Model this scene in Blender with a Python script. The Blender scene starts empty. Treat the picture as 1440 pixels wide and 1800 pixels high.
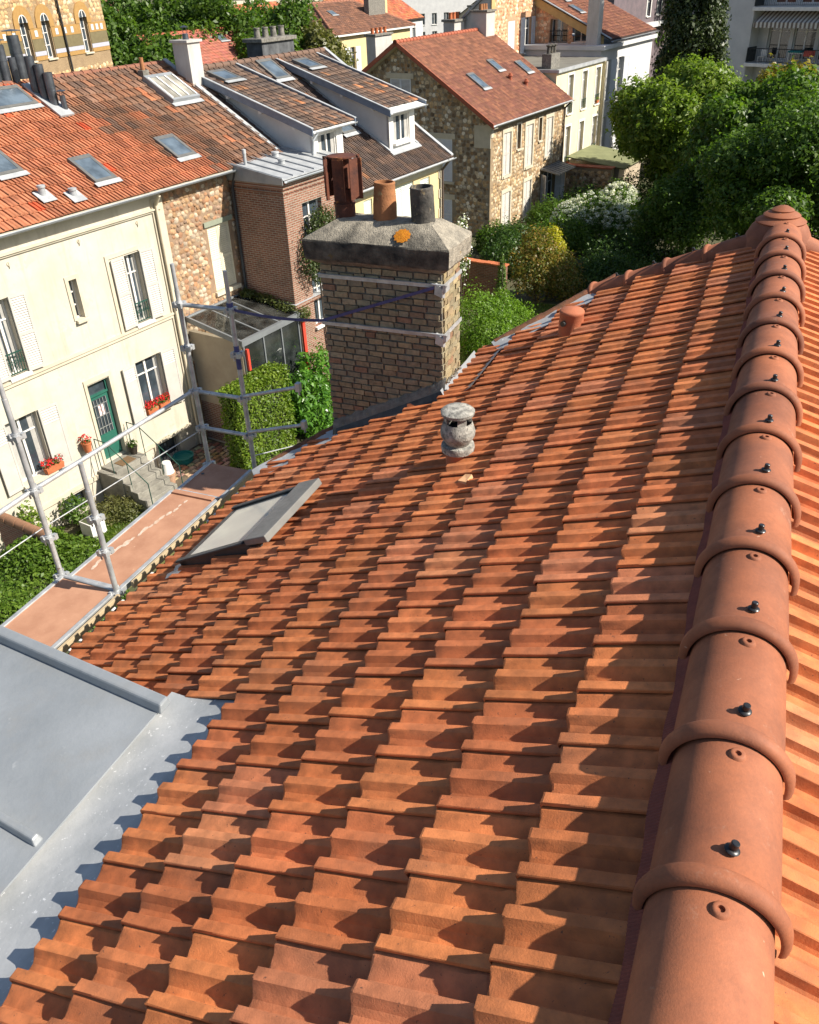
import bpy, math, random
import numpy as np
from mathutils import Vector, Matrix

S = bpy.context.scene
COL = S.collection
R = math.radians
EYE = 12.5                                   # camera height above the gardens

# ------------------------------------------------------------------ camera
FPX, NX, NY = 1475.0, 809 - 720.0, 3177 - 900.0       # focal length and nadir point of the photograph (1440 px wide)
_u = -Vector((NX, NY, FPX)).normalized()
_f = (Vector((0, 0, 1)) - _u.z * _u).normalized()
_r = _f.cross(_u)
if _r.x < 0:
    _r = -_r
CAMM = Matrix((_r, _f, _u))
cam = bpy.data.cameras.new('camera')
cam.sensor_fit = 'HORIZONTAL'
cam.sensor_width = 36
cam.lens = FPX / 1440 * 36
cam.clip_start = 0.05
cam.clip_end = 3000
camo = bpy.data.objects.new('camera', cam)
COL.objects.link(camo)
mw = Matrix((CAMM.col[0], -CAMM.col[1], -CAMM.col[2])).transposed().to_4x4()
mw.translation = (0, 0, EYE)
camo.matrix_world = mw
S.camera = camo

# ------------------------------------------------------------------ sky and sun
SUN_AZ, SUN_EL = 105.0, 40.2                 # clockwise from +Y
w = bpy.data.worlds.new('World')
S.world = w
w.use_nodes = True
nt = w.node_tree
sky = nt.nodes.new('ShaderNodeTexSky')
sky.sky_type = 'NISHITA'
sky.sun_disc = False
sky.sun_elevation = R(SUN_EL)
sky.sun_rotation = R(SUN_AZ)
bg = nt.nodes['Background']
bg.inputs['Strength'].default_value = 0.072
nt.links.new(sky.outputs[0], bg.inputs[0])
sl = bpy.data.lights.new('sun', 'SUN')
sl.energy = 5.0
sl.angle = R(0.53)
sl.color = (1.0, 0.93, 0.82)
so = bpy.data.objects.new('sun', sl)
COL.objects.link(so)
sd = Vector((math.sin(R(SUN_AZ)) * math.cos(R(SUN_EL)), math.cos(R(SUN_AZ)) * math.cos(R(SUN_EL)), math.sin(R(SUN_EL))))
so.rotation_euler = sd.to_track_quat('Z', 'Y').to_euler()
so.location = sd * 100
vs = S.view_settings
vs.view_transform = 'Standard'
vs.look = 'None'
vs.exposure = 0.88
vs.gamma = 1
vs.use_curve_mapping = False

# ------------------------------------------------------------------ frames
ROWZ = R(90 - 33.0)                          # the row of houses across the gardens: local x along the row, y away from us
ROW0 = Vector((-6.695, 23.691, 0))
MAINZ = R(90 - 23.05)                        # the house we stand on: local x along its ridge, y down its garden slope


def row(r, v, z=0):
    return ROW0 + Vector((math.cos(ROWZ) * r - math.sin(ROWZ) * v, math.sin(ROWZ) * r + math.cos(ROWZ) * v, z))


def main(x, y, z=0):
    return Vector((math.cos(MAINZ) * x - math.sin(MAINZ) * y, math.sin(MAINZ) * x + math.cos(MAINZ) * y, z))


# ------------------------------------------------------------------ materials
MATS = {}


def _new(name):
    m = bpy.data.materials.new(name)
    m.use_nodes = True
    n = m.node_tree
    b = n.nodes['Principled BSDF']
    return m, n, b


def N(n, t, **k):
    x = n.nodes.new('ShaderNode' + t)
    for a, v in k.items():
        if a in x.inputs:
            x.inputs[a].default_value = v
        else:
            setattr(x, a, v)
    return x


def c4(c):
    return (c[0], c[1], c[2], 1)


def mix(n, a, b, f, mode='MIX'):
    m = n.nodes.new('ShaderNodeMix')
    m.data_type = 'RGBA'
    m.blend_type = mode
    for i, val in ((6, a), (7, b), (0, f)):
        if hasattr(val, 'is_output') or hasattr(val, 'links'):
            n.links.new(val, m.inputs[i])
        else:
            m.inputs[i].default_value = c4(val) if i in (6, 7) else val
    return m.outputs[2]


def ramp(n, src, p0, p1, v0=0.0, v1=1.0):
    x = n.nodes.new('ShaderNodeMapRange')
    x.inputs[1].default_value = p0
    x.inputs[2].default_value = p1
    x.inputs[3].default_value = v0
    x.inputs[4].default_value = v1
    n.links.new(src, x.inputs[0])
    return x.outputs[0]


def noise(n, vec, scale, detail=5, rough=0.6):
    x = N(n, 'TexNoise', Scale=scale, Detail=detail, Roughness=rough)
    n.links.new(vec, x.inputs['Vector'])
    return x.outputs[0]


def bump(n, b, h, strength, dist=0.02):
    x = N(n, 'Bump', Strength=strength, Distance=dist)
    n.links.new(h, x.inputs['Height'])
    n.links.new(x.outputs[0], b.inputs['Normal'])
    return x


def mat(name, c1, c2=None, scale=3.0, rough=0.85, bscale=60, bst=0.25, bdist=0.01, metal=0.0, spots=None, spot_scale=30,
        spot_at=0.62, obcol=False, attr=None, spec=0.3, var=0.25, streak=None, grain=0):
    """two-tone noise, optional spots, optional per-piece tint; world position as coordinate"""
    if name in MATS:
        return MATS[name]
    m, n, b = _new(name)
    g = N(n, 'NewGeometry')
    pos = g.outputs['Position']
    nz = noise(n, pos, scale)
    f = ramp(n, nz, 0.35, 0.65)
    if obcol:
        if attr:
            src = N(n, 'Attribute', attribute_name=attr).outputs[0]
        else:
            src = N(n, 'ObjectInfo').outputs['Color']
        dark = mix(n, src, (1 - var, 1 - var, 1 - var), 1.0, 'MULTIPLY')
        lite = mix(n, src, (1 + var, 1 + var * 0.9, 1 + var * 0.8), 1.0, 'MULTIPLY')
        col = mix(n, dark, lite, f)
        if c2 is not None:
            nz2 = noise(n, pos, scale * 0.23, 3)
            col = mix(n, col, c2, ramp(n, nz2, 0.5, 0.72, 0, 0.38))
    else:
        col = mix(n, c1, c2 if c2 is not None else tuple(x * (1 - var) for x in c1), f)
    if spots is not None:
        sp = noise(n, pos, spot_scale, 3, 0.7)
        col = mix(n, col, spots, ramp(n, sp, spot_at, spot_at + 0.06, 0, 0.85))
    if grain:
        gn = noise(n, pos, 75, 6, 0.75)
        col = mix(n, col, (1.28, 1.2, 1.12), ramp(n, gn, 0.3, 0.7, 0, grain), 'MULTIPLY')
        gd = noise(n, pos, 1.6, 6, 0.7)
        col = mix(n, col, (.62, .60, .60), ramp(n, gd, 0.45, 0.75, 0, grain), 'MULTIPLY')
        gs = noise(n, pos, 7, 8, 0.8)
        col = mix(n, col, (.44, .30, .22), ramp(n, gs, 0.60, 0.72, 0, .45 * grain))
    if streak is not None:
        mp = N(n, 'Mapping')
        mp.inputs['Scale'].default_value = (3.0, 3.0, 0.35)
        n.links.new(pos, mp.inputs[0])
        st = noise(n, mp.outputs[0], 1.3, 6, 0.7)
        col = mix(n, col, streak, ramp(n, st, 0.52, 0.78, 0, 0.7))
    n.links.new(col, b.inputs['Base Color'])
    rr = ramp(n, noise(n, pos, scale * 4, 3), 0.3, 0.7, max(0.02, rough - 0.08), min(1, rough + 0.08))
    n.links.new(rr, b.inputs['Roughness'])
    b.inputs['Metallic'].default_value = metal
    b.inputs['Specular IOR Level'].default_value = spec
    if bst:
        bump(n, b, noise(n, pos, bscale, 6, 0.65), bst, bdist)
    MATS[name] = m
    return m


def brickmat(name, c1, c2, mortar, ax='x', bw=0.22, bh=0.065, ms=0.012, dirt=(0.05, 0.04, 0.035)):
    m, n, b = _new(name)
    tc = N(n, 'TexCoord')
    s = N(n, 'SeparateXYZ')
    n.links.new(tc.outputs['Object'], s.inputs[0])
    cb = N(n, 'CombineXYZ')
    n.links.new(s.outputs[0 if ax == 'x' else 1], cb.inputs[0])
    n.links.new(s.outputs[2], cb.inputs[1])
    br = N(n, 'TexBrick')
    br.offset = 0.5
    n.links.new(cb.outputs[0], br.inputs[0])
    for k, v in (('Color1', c4(c1)), ('Color2', c4(c2)), ('Mortar', c4(mortar)), ('Scale', 1.0), ('Mortar Size', ms), ('Mortar Smooth', 0.15),
                 ('Bias', -0.1), ('Brick Width', bw), ('Row Height', bh)):
        br.inputs[k].default_value = v
    nz = noise(n, tc.outputs['Object'], 1.1, 6, 0.7)
    col = mix(n, br.outputs[0], dirt, ramp(n, nz, 0.5, 0.8, 0, 0.6))
    nz2 = noise(n, tc.outputs['Object'], 9, 4, 0.7)
    col = mix(n, col, (1.25, 1.2, 1.15), ramp(n, nz2, 0.4, 0.7), 'MULTIPLY')
    n.links.new(col, b.inputs['Base Color'])
    b.inputs['Roughness'].default_value = 0.9
    inv = ramp(n, br.outputs[1], 0, 1, 1, 0)
    bump(n, b, inv, 0.8, 0.012)
    return m


def glassmat(name, col=(0.03, 0.04, 0.05), rough=0.06, spec=0.8):
    if name in MATS:
        return MATS[name]
    m, n, b = _new(name)
    g = N(n, 'NewGeometry')
    nz = noise(n, g.outputs['Position'], 1.7, 3)
    c = mix(n, col, tuple(x * 1.9 + 0.01 for x in col), ramp(n, nz, 0.4, 0.65))
    n.links.new(c, b.inputs['Base Color'])
    b.inputs['Roughness'].default_value = rough
    b.inputs['Specular IOR Level'].default_value = spec
    MATS[name] = m
    return m


def clearglass(name):
    m, n, b = _new(name)
    tr = N(n, 'BsdfTransparent')
    tr.inputs[0].default_value = (0.93, 0.95, 0.94, 1)
    gl = N(n, 'BsdfGlossy', Roughness=0.05)
    fr = N(n, 'Fresnel', IOR=1.5)
    ms = N(n, 'MixShader')
    g = N(n, 'NewGeometry')
    d = N(n, 'BsdfDiffuse')
    d.inputs[0].default_value = (0.5, 0.5, 0.45, 1)
    m2 = N(n, 'MixShader')
    n.links.new(ramp(n, noise(n, g.outputs['Position'], 2.5, 5), 0.4, 0.75, 0.02, 0.12), m2.inputs[0])
    n.links.new(tr.outputs[0], m2.inputs[1])
    n.links.new(d.outputs[0], m2.inputs[2])
    n.links.new(fr.outputs[0], ms.inputs[0])
    n.links.new(m2.outputs[0], ms.inputs[1])
    n.links.new(gl.outputs[0], ms.inputs[2])
    n.links.new(ms.outputs[0], n.nodes['Material Output'].inputs[0])
    return m


def leafmat(name, c1, c2, trans=0.35, rough=0.45, top=None):
    if name in MATS:
        return MATS[name]
    m, n, b = _new(name)
    a = N(n, 'Attribute', attribute_name='lv')
    col = mix(n, c1, c2, a.outputs['Fac'])
    g = N(n, 'NewGeometry')
    nz = noise(n, g.outputs['Position'], 0.9, 3)
    col = mix(n, col, (0.72, 0.8, 0.75), ramp(n, nz, 0.4, 0.65), 'MULTIPLY')
    n.links.new(col, b.inputs['Base Color'])
    b.inputs['Roughness'].default_value = rough
    b.inputs['Specular IOR Level'].default_value = 0.35
    t = N(n, 'BsdfTranslucent')
    n.links.new(mix(n, col, (1.5, 1.7, 0.7), 1.0, 'MULTIPLY'), t.inputs[0])
    ms = N(n, 'MixShader')
    ms.inputs[0].default_value = trans
    n.links.new(b.outputs[0], ms.inputs[1])
    n.links.new(t.outputs[0], ms.inputs[2])
    n.links.new(ms.outputs[0], n.nodes['Material Output'].inputs[0])
    MATS[name] = m
    return m


# ------------------------------------------------------------------ objects
def tag(o, label=None, cat=None, group=None, kind=None):
    if label:
        o['label'] = label
    if cat:
        o['category'] = cat
    if group:
        o['group'] = group
    if kind:
        o['kind'] = kind
    return o


def empty(name, loc=(0, 0, 0), rz=0.0, label=None, cat=None, group=None):
    o = bpy.data.objects.new(name, None)
    COL.objects.link(o)
    o.location = loc
    o.rotation_euler = (0, 0, rz)
    o.empty_display_size = 0.2
    return tag(o, label, cat, group)


def link(name, me, parent=None, loc=None, rot=None, scale=None):
    o = bpy.data.objects.new(name, me)
    COL.objects.link(o)
    if parent is not None:
        o.parent = parent
    if loc is not None:
        o.location = loc
    if rot is not None:
        o.rotation_euler = rot
    if scale is not None:
        o.scale = scale
    return o


def copy_tree(o, parent=None):
    c = o.copy()
    COL.objects.link(c)
    c.parent = parent
    for ch in list(o.children):
        copy_tree(ch, c)
    return c


class MB:
    """collects shapes; map_ turns the shape's own coordinates into the parent's"""

    def __init__(self, map_=None):
        self.v = []
        self.f = []
        self.m = map_

    def pt(self, p):
        self.v.append(tuple(self.m(*p)) if self.m else tuple(p))
        return len(self.v) - 1

    def poly(self, pts):
        self.f.append([self.pt(p) for p in pts])
        return self

    def box(self, x0, x1, y0, y1, z0, z1):
        i = [self.pt(p) for p in ((x0, y0, z0), (x1, y0, z0), (x1, y1, z0), (x0, y1, z0), (x0, y0, z1), (x1, y0, z1), (x1, y1, z1), (x0, y1, z1))]
        for q in ((0, 3, 2, 1), (4, 5, 6, 7), (0, 1, 5, 4), (1, 2, 6, 5), (2, 3, 7, 6), (3, 0, 4, 7)):
            self.f.append([i[k] for k in q])
        return self

    def hexa(self, p):
        i = [self.pt(q) for q in p]
        for q in ((0, 3, 2, 1), (4, 5, 6, 7), (0, 1, 5, 4), (1, 2, 6, 5), (2, 3, 7, 6), (3, 0, 4, 7)):
            self.f.append([i[k] for k in q])
        return self

    def slab(self, poly, off):
        """polygon thickened by the vector off"""
        n = len(poly)
        a = [self.pt(p) for p in poly]
        b = [self.pt((p[0] + off[0], p[1] + off[1], p[2] + off[2])) for p in poly]
        self.f.append(a[::-1])
        self.f.append(b)
        for k in range(n):
            j = (k + 1) % n
            self.f.append([a[k], a[j], b[j], b[k]])
        return self

    def tube(self, p0, p1, r, n=10, r1=None, caps=True):
        p0 = Vector(p0)
        p1 = Vector(p1)
        d = (p1 - p0).normalized()
        a = d.orthogonal().normalized()
        b = d.cross(a)
        r1 = r if r1 is None else r1
        A = []
        B = []
        for k in range(n):
            t = 2 * math.pi * k / n
            e = a * math.cos(t) + b * math.sin(t)
            A.append(self.pt(p0 + e * r))
            B.append(self.pt(p1 + e * r1))
        for k in range(n):
            j = (k + 1) % n
            self.f.append([A[k], A[j], B[j], B[k]])
        if caps:
            self.f.append(A[::-1])
            self.f.append(B)
        return self

    def path(self, pts, r, n=8):
        for a, b in zip(pts[:-1], pts[1:]):
            self.tube(a, b, r, n)
        return self

    def lathe(self, c, prof, n=20, squash=1.0):
        """prof: (radius, height) pairs round the vertical axis through c"""
        rings = []
        for (r, h) in prof:
            rings.append([self.pt((c[0] + r * math.cos(2 * math.pi * k / n), c[1] + r * squash * math.sin(2 * math.pi * k / n), c[2] + h)) for k in range(n)])
        for A, B in zip(rings[:-1], rings[1:]):
            for k in range(n):
                j = (k + 1) % n
                self.f.append([A[k], A[j], B[j], B[k]])
        return self

    def grid(self, rows):
        ids = [[self.pt(p) for p in r_] for r_ in rows]
        for A, B in zip(ids[:-1], ids[1:]):
            for k in range(len(A) - 1):
                self.f.append([A[k], A[k + 1], B[k + 1], B[k]])
        return self

    def mesh(self, name, mt, smooth=None):
        me = bpy.data.meshes.new(name)
        me.from_pydata(self.v, [], self.f)
        me.materials.append(mt)
        if smooth:
            me.polygons.foreach_set('use_smooth', [True] * len(me.polygons))
            me.set_sharp_from_angle(angle=R(smooth))
        me.update()
        return me

    def build(self, name, mt, parent=None, smooth=None):
        return link(name, self.mesh(name, mt, smooth), parent)


def bevel(o, wdt=0.01, seg=2):
    b = o.modifiers.new('bevel', 'BEVEL')
    b.width = wdt
    b.segments = seg
    b.limit_method = 'ANGLE'
    return o


def join_np(name, mt, V, F, parent=None, attr=None, smooth=False, kind='stuff'):
    """many alike pieces as one mesh: V (n,k,3), F faces of one piece (quads), attr (n,3) tint per piece"""
    n, k, _ = V.shape
    F = np.asarray(F)
    me = bpy.data.meshes.new(name)
    nf = len(F)
    fs = F.shape[1]
    me.vertices.add(n * k)
    me.vertices.foreach_set('co', V.reshape(-1).astype(np.float32))
    idx = (F[None] + (np.arange(n) * k)[:, None, None]).reshape(-1)
    me.loops.add(len(idx))
    me.loops.foreach_set('vertex_index', idx.astype(np.int32))
    me.polygons.add(n * nf)
    me.polygons.foreach_set('loop_start', (np.arange(n * nf) * fs).astype(np.int32))
    me.polygons.foreach_set('loop_total', np.full(n * nf, fs, np.int32))
    if smooth:
        me.polygons.foreach_set('use_smooth', np.ones(n * nf, bool))
    me.update(calc_edges=True)
    me.validate()
    if attr is not None:
        attr = np.asarray(attr, float)
        if attr.ndim == 2:
            at = me.attributes.new('tint', 'FLOAT_COLOR', 'POINT')
            full = np.ones((n, k, 4), np.float32)
            full[:, :, :3] = attr[:, None, :]
            at.data.foreach_set('color', full.reshape(-1))
        else:
            at = me.attributes.new('lv', 'FLOAT', 'POINT')
            at.data.foreach_set('value', np.repeat(attr, k).astype(np.float32))
    if smooth:
        me.set_sharp_from_angle(angle=R(smooth))
    me.materials.append(mt)
    o = link(name, me, parent)
    if kind:
        o['kind'] = kind
    return o


# ------------------------------------------------------------------ foliage
def leaves(name, mt, blobs, n, size, seed=1, parent=None, loc=(0, 0, 0), shell=0.55, aspect=0.6, droop=0.3, box=None, lump=0.18, kind='stuff', up=0.5):
    """n leaf faces spread through lumpy blobs [(cx,cy,cz,rx,ry,rz)] or the boxes in box"""
    g = np.random.default_rng(seed)
    if box is not None:
        B = np.array(box, float)
        siz = np.stack([B[:, 1] - B[:, 0], B[:, 3] - B[:, 2], B[:, 5] - B[:, 4]], 1)
        ar = siz[:, 0] * siz[:, 1] + siz[:, 1] * siz[:, 2] + siz[:, 0] * siz[:, 2]
        bi = g.choice(len(B), n, p=ar / ar.sum())
        p = g.random((n, 3))
        s_ = siz[bi]
        wts = np.stack([s_[:, 1] * s_[:, 2], s_[:, 0] * s_[:, 2], s_[:, 0] * s_[:, 1]], 1)
        wts /= wts.sum(1, keepdims=True)
        ax = (g.random(n)[:, None] > np.cumsum(wts, 1)).sum(1).clip(0, 2)
        side = (g.random(n) < 0.5).astype(float)
        side[ax == 2] = 1
        dep = np.abs(g.normal(0, 0.09, n)) / s_[np.arange(n), ax]
        p[np.arange(n), ax] = np.where(side > 0, 1 - dep, dep) + g.normal(0, 0.03, n) / s_[np.arange(n), ax]
        P = np.stack([B[bi, 0], B[bi, 2], B[bi, 4]], 1) + p * s_
        nr = np.zeros((n, 3))
        nr[np.arange(n), ax] = np.where(side > 0, 1, -1)
        P += nr * (lump * np.sin(P[:, [0]] * 2.3 + 1) * np.sin(P[:, [1]] * 2.7) * 0.6 + lump * 0.4 * np.sin(P[:, [2]] * 4 + P[:, [0]] * 3))
    else:
        B = np.array(blobs, float)
        ar = (B[:, 3] * B[:, 4] + B[:, 4] * B[:, 5] + B[:, 3] * B[:, 5])
        bi = g.choice(len(B), n, p=ar / ar.sum())
        d = g.normal(size=(n, 3))
        d /= np.linalg.norm(d, axis=1, keepdims=True)
        rad = shell + (1 - shell) * np.sqrt(g.random(n))
        ph = bi * 1.7
        rad = np.where(g.random(n) < .10, rad * (1 + .38 * g.random(n)), rad)
        lum = 1 + lump * (np.sin(d[:, 0] * 6 + ph) * np.sin(d[:, 1] * 5 + 2 * ph) + 0.8 * np.sin(d[:, 2] * 9 + ph) * np.sin(d[:, 0] * 11))
        P = B[bi, :3] + d * B[bi, 3:6] * (rad * lum)[:, None]
        nr = d / B[bi, 3:6]
        nr /= np.linalg.norm(nr, axis=1, keepdims=True)
    nr = nr * 0.7 + g.normal(0, 0.55, (n, 3)) + np.array([0, 0, up])
    nr /= np.linalg.norm(nr, axis=1, keepdims=True)
    t = np.cross(nr, g.normal(size=(n, 3)))
    t /= np.linalg.norm(t, axis=1, keepdims=True)
    t[:, 2] -= droop * g.random(n)
    b = np.cross(nr, t)
    L = size * (0.5 + 1.0 * g.random(n) ** 1.5)
    tl = t * L[:, None]
    bl = b * (L * aspect)[:, None]
    fold = nr * (L * 0.22)[:, None]
    V = np.stack([P - tl * 0.5, P + bl * 0.5 + fold - tl * 0.05, P + tl * 0.6, P - bl * 0.5 + fold - tl * 0.05], 1)
    return join_np(name, mt, V + np.array(loc), [[0, 1, 2, 3]], parent, g.random(n), kind=kind)


def tree(name, label, cat, loc, h, crown, n, size, lm, bark, seed, group=None, trunk_r=0.16, shell=0.5, limbs=6, lump=0.18):
    """tapered trunk, limbs into the crown blobs, leaves; crown blobs relative to loc"""
    root = empty(name, loc, 0, label, cat, group)
    g = random.Random(seed)
    m = MB()
    p = Vector((0, 0, -0.05))
    pts = [p]
    for k in range(1, 6):
        pts.append(Vector((g.uniform(-.12, .12) * k / 3, g.uniform(-.12, .12) * k / 3, h * 0.62 * k / 5)))
    for k in range(5):
        m.tube(pts[k], pts[k + 1], trunk_r * (1 - k * .14), 9, trunk_r * (1 - (k + 1) * .14), False)
    for k in range(limbs):
        c = crown[k % len(crown)]
        b0 = pts[2 + k % 4]
        e = Vector((c[0], c[1], c[2])) + Vector((g.uniform(-.4, .4), g.uniform(-.4, .4), g.uniform(-.3, .3)))
        mid = (b0 + e) / 2 + Vector((g.uniform(-.3, .3), g.uniform(-.3, .3), 0.2))
        m.tube(b0, mid, trunk_r * .42, 7, trunk_r * .25, False)
        m.tube(mid, e, trunk_r * .25, 6, trunk_r * .06, False)
    m.build('trunk', bark, root, 60)
    cr = leaves('crown', lm, crown, n, size, seed, root, shell=shell, lump=lump, kind=None)
    return root


def shrub(name, label, loc, blobs, n, size, lm, seed, cat='shrub', group=None, stem=True, bark=None, shell=0.45, box=None, lump=0.2, rz=0.0, aspect=.6, up=.5):
    root = empty(name, loc, rz, label, cat, group)
    if stem:
        m = MB()
        g = random.Random(seed)
        tops = blobs if blobs else [((q[0] + q[1]) / 2, (q[2] + q[3]) / 2, (q[4] + q[5]) / 2) for q in box]
        for b in tops:
            for k in range(3):
                m.tube((b[0] * .4 + g.uniform(-.1, .1), b[1] * .4 + g.uniform(-.1, .1), -.03), (b[0] + g.uniform(-.2, .2), b[1] + g.uniform(-.2, .2), b[2]), 0.025, 6, 0.008, False)
        m.build('stem', bark or MATS['bark'], root, 60)
    leaves('foliage', lm, blobs, n, size, seed, root, shell=shell, box=box, lump=lump, kind=None, aspect=aspect, up=up)
    return root
# ================================================================== ground
gm = mat('garden_soil', (0.10, 0.085, 0.05), (0.06, 0.075, 0.03), 0.7, 0.95, 20, 0.5, 0.03)
g_ = MB()
g_.poly([(-1500, -300, 0), (1500, -300, 0), (1500, 2500, 0), (-1500, 2500, 0)])
tag(g_.build('ground', gm), kind='structure')

# ================================================================== common materials
MATS['bark'] = mat('bark_brown', (0.10, 0.075, 0.055), (0.05, 0.04, 0.03), 9, 0.95, 40, 0.6, 0.02)
TERRA = mat('terracotta_tile', (1, 1, 1), (.25, .115, .065), 14, 0.82, 150, 0.4, 0.004, obcol=True, spots=(0.07, 0.045, 0.035), spot_scale=55, spot_at=0.665, var=0.24, spec=0.35)
TERRA_S = mat('terracotta_tile_joined', (1, 1, 1), (.25, .115, .065), 14, 0.82, 150, 0.4, 0.004, obcol=True, attr='tint', spots=(0.07, 0.045, 0.035), spot_scale=55, spot_at=0.665, var=0.24, spec=0.35)
RIDGE = mat('ridge_terracotta', (0.32, 0.117, 0.058), (0.20, 0.08, 0.048), 3.0, 0.72, 160, 0.3, 0.003, spec=0.3, spots=(0.50, 0.33, 0.24), spot_scale=19, spot_at=0.70, grain=1.0)
ZINC = mat('weathered_zinc', (0.34, 0.36, 0.375), (0.24, 0.26, 0.275), 1.4, 0.5, 9, 0.25, 0.02, metal=0.3, spec=0.4, spots=(0.37, 0.385, 0.395), spot_scale=9, spot_at=0.68, streak=(.29, .29, .28))
ZINC_L = mat('chalky_zinc', (0.43, 0.44, 0.445), (0.31, 0.325, 0.335), 3.5, 0.6, 14, 0.3, 0.012, metal=0.2, spots=(0.66, 0.67, 0.68), spot_scale=34, spot_at=0.63)
rn = RIDGE.node_tree                        # each ridge tile fired a little differently
rb_ = rn.nodes['Principled BSDF']
rold = rb_.inputs['Base Color'].links[0].from_socket
roi = N(rn, 'ObjectInfo')
rn.links.new(mix(rn, mix(rn, rold, (.80, .78, .78), 1.0, 'MULTIPLY'), mix(rn, rold, (1.12, 1.1, 1.06), 1.0, 'MULTIPLY'), roi.outputs['Random']), rb_.inputs['Base Color'])
DARKM = mat('black_plastic', (0.012, 0.013, 0.015), (0.02, 0.02, 0.022), 20, 0.35, 90, 0.05, 0.002, spec=0.5)
UNDER = mat('roof_underlay', (0.05, 0.028, 0.02), (0.03, 0.02, 0.016), 4, 0.95)
STEEL = mat('galvanised_steel', (0.54, 0.55, 0.55), (0.36, 0.37, 0.375), 11, 0.45, 60, 0.12, 0.004, metal=0.45, spec=0.5, spots=(0.20, 0.12, 0.075), spot_scale=17, spot_at=0.68)
RENDER_C = mat('cream_render', (0.55, 0.507, 0.415), (0.46, 0.42, 0.34), 1.1, 0.9, 35, 0.35, 0.012, streak=(0.34, 0.30, 0.22), spots=(.47, .43, .35), spot_scale=2.3, spot_at=.57)
WHITEP = mat('white_paint', (0.72, 0.70, 0.66), (0.62, 0.60, 0.56), 3, 0.55, 30, 0.1, 0.004, spec=0.4)
CEMENT = mat('old_cement', (0.24, 0.225, 0.195), (0.12, 0.115, 0.10), 9, 0.95, 55, 0.9, 0.02, spots=(0.33, 0.24, 0.10), spot_scale=13, spot_at=0.66)

# ================================================================== the house we stand on
rnd = random.Random(7)
AL = R(26.65)
CA, SA = math.cos(AL), math.sin(AL)
RY, RZ = -0.174, 10.49                       # ridge apex of the tile planes
TW, TC = 0.268, 0.404                        # cover width and exposed length of a tile
house = empty('tiled_roof_house', (0, 0, 0), MAINZ, 'house with orange clay tile roof filling the foreground, round ridge tiles along its top', 'house')


def rp(a, d, h=0.0, s=1):
    return (a, RY + s * (d * CA + h * SA), RZ - d * SA + h * CA)


def roof_rot(s):
    if s > 0:
        m = Matrix(((1, 0, 0), (0, CA, -SA), (0, SA, CA))).transposed()
    else:
        m = Matrix(((-1, 0, 0), (0, -CA, -SA), (0, -SA, CA))).transposed()
    return m


# --- one tile: flat joint rib with a lip, hollow, flat middle rib, hollow; steep rib sides towards +x
PROF = [(0.0, .042), (0.0, .051), (.003, .055), (.043, .055), (.046, .053), (.053, .022), (.059, .011), (.069, .009), (.090, .014), (.108, .026),
        (.122, .044), (.1285, .0525), (.132, .054), (.169, .054), (.172, .052), (.179, .022), (.186, .011), (.197, .009), (.218, .013), (.238, .022), (.258, .033), (.285, .036)]
STEP, THK = 0.070, 0.034


def tile_geo(seed, jit=.0012):
    g = random.Random(seed)
    rows = []
    ys = [(-.03, -THK), (0.0, -THK), (0.002, -.010), (-.004, -.002), (-.012, 0), (-.10, 0), (-.20, 0), (-.31, 0), (-.345, 0), (-.372, 0), (-.44, 0)]
    bow = g.uniform(-.002, .002)
    for i, (y, dz) in enumerate(ys):
        r_ = []
        for j, (u, h) in enumerate(PROF):
            hh = max(h, .0)
            z = hh + STEP * (1 + y / TC) + dz + g.uniform(-jit, jit) + bow * math.sin(u / TW * 3.14)
            if i < 3:
                z += 0.10 * (.02 - hh) * (1 if i < 2 else .2)      # nose underside nearly level
            if i == 8 and .23 < u < .27:
                z += .010
            if i == 9 and .21 < u < .27:
                z += .014
            uu = u + (g.uniform(-jit, jit) if 0 < j < len(PROF) - 1 else 0)
            yy = y + (g.uniform(-.004, .003) if i in (1, 2, 3) else 0)
            r_.append((uu, yy, z))
        rows.append(r_)
    return rows


def tile_mesh(k):
    m = MB()
    m.grid(tile_geo(k))
    return m.mesh('roof_tile', TERRA, 17)


TILES = [tile_mesh(k) for k in range(6)]
TROWS = [np.array(tile_geo(k)).reshape(-1, 3) for k in range(6)]
_nr, _nc = 11, len(PROF)
TF = [[i * _nc + j, i * _nc + j + 1, (i + 1) * _nc + j + 1, (i + 1) * _nc + j] for i in range(_nr - 1) for j in range(_nc - 1)]
PAL = [(.43, .136, .046), (.445, .147, .05), (.415, .127, .044), (.43, .132, .05), (.44, .150, .053), (.40, .122, .044), (.455, .152, .051), (.42, .137, .05)]


def inside_left(a, d):
    if a < 2.52 and d > 2.62:                                     # zinc dormer
        return False
    if d < 1.75:
        return a < 8.20 + d * 0.26
    return a < 8.62 - (d - 1.65) * (8.62 - 6.30) / (5.12 - 1.65) + 0.06


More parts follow.
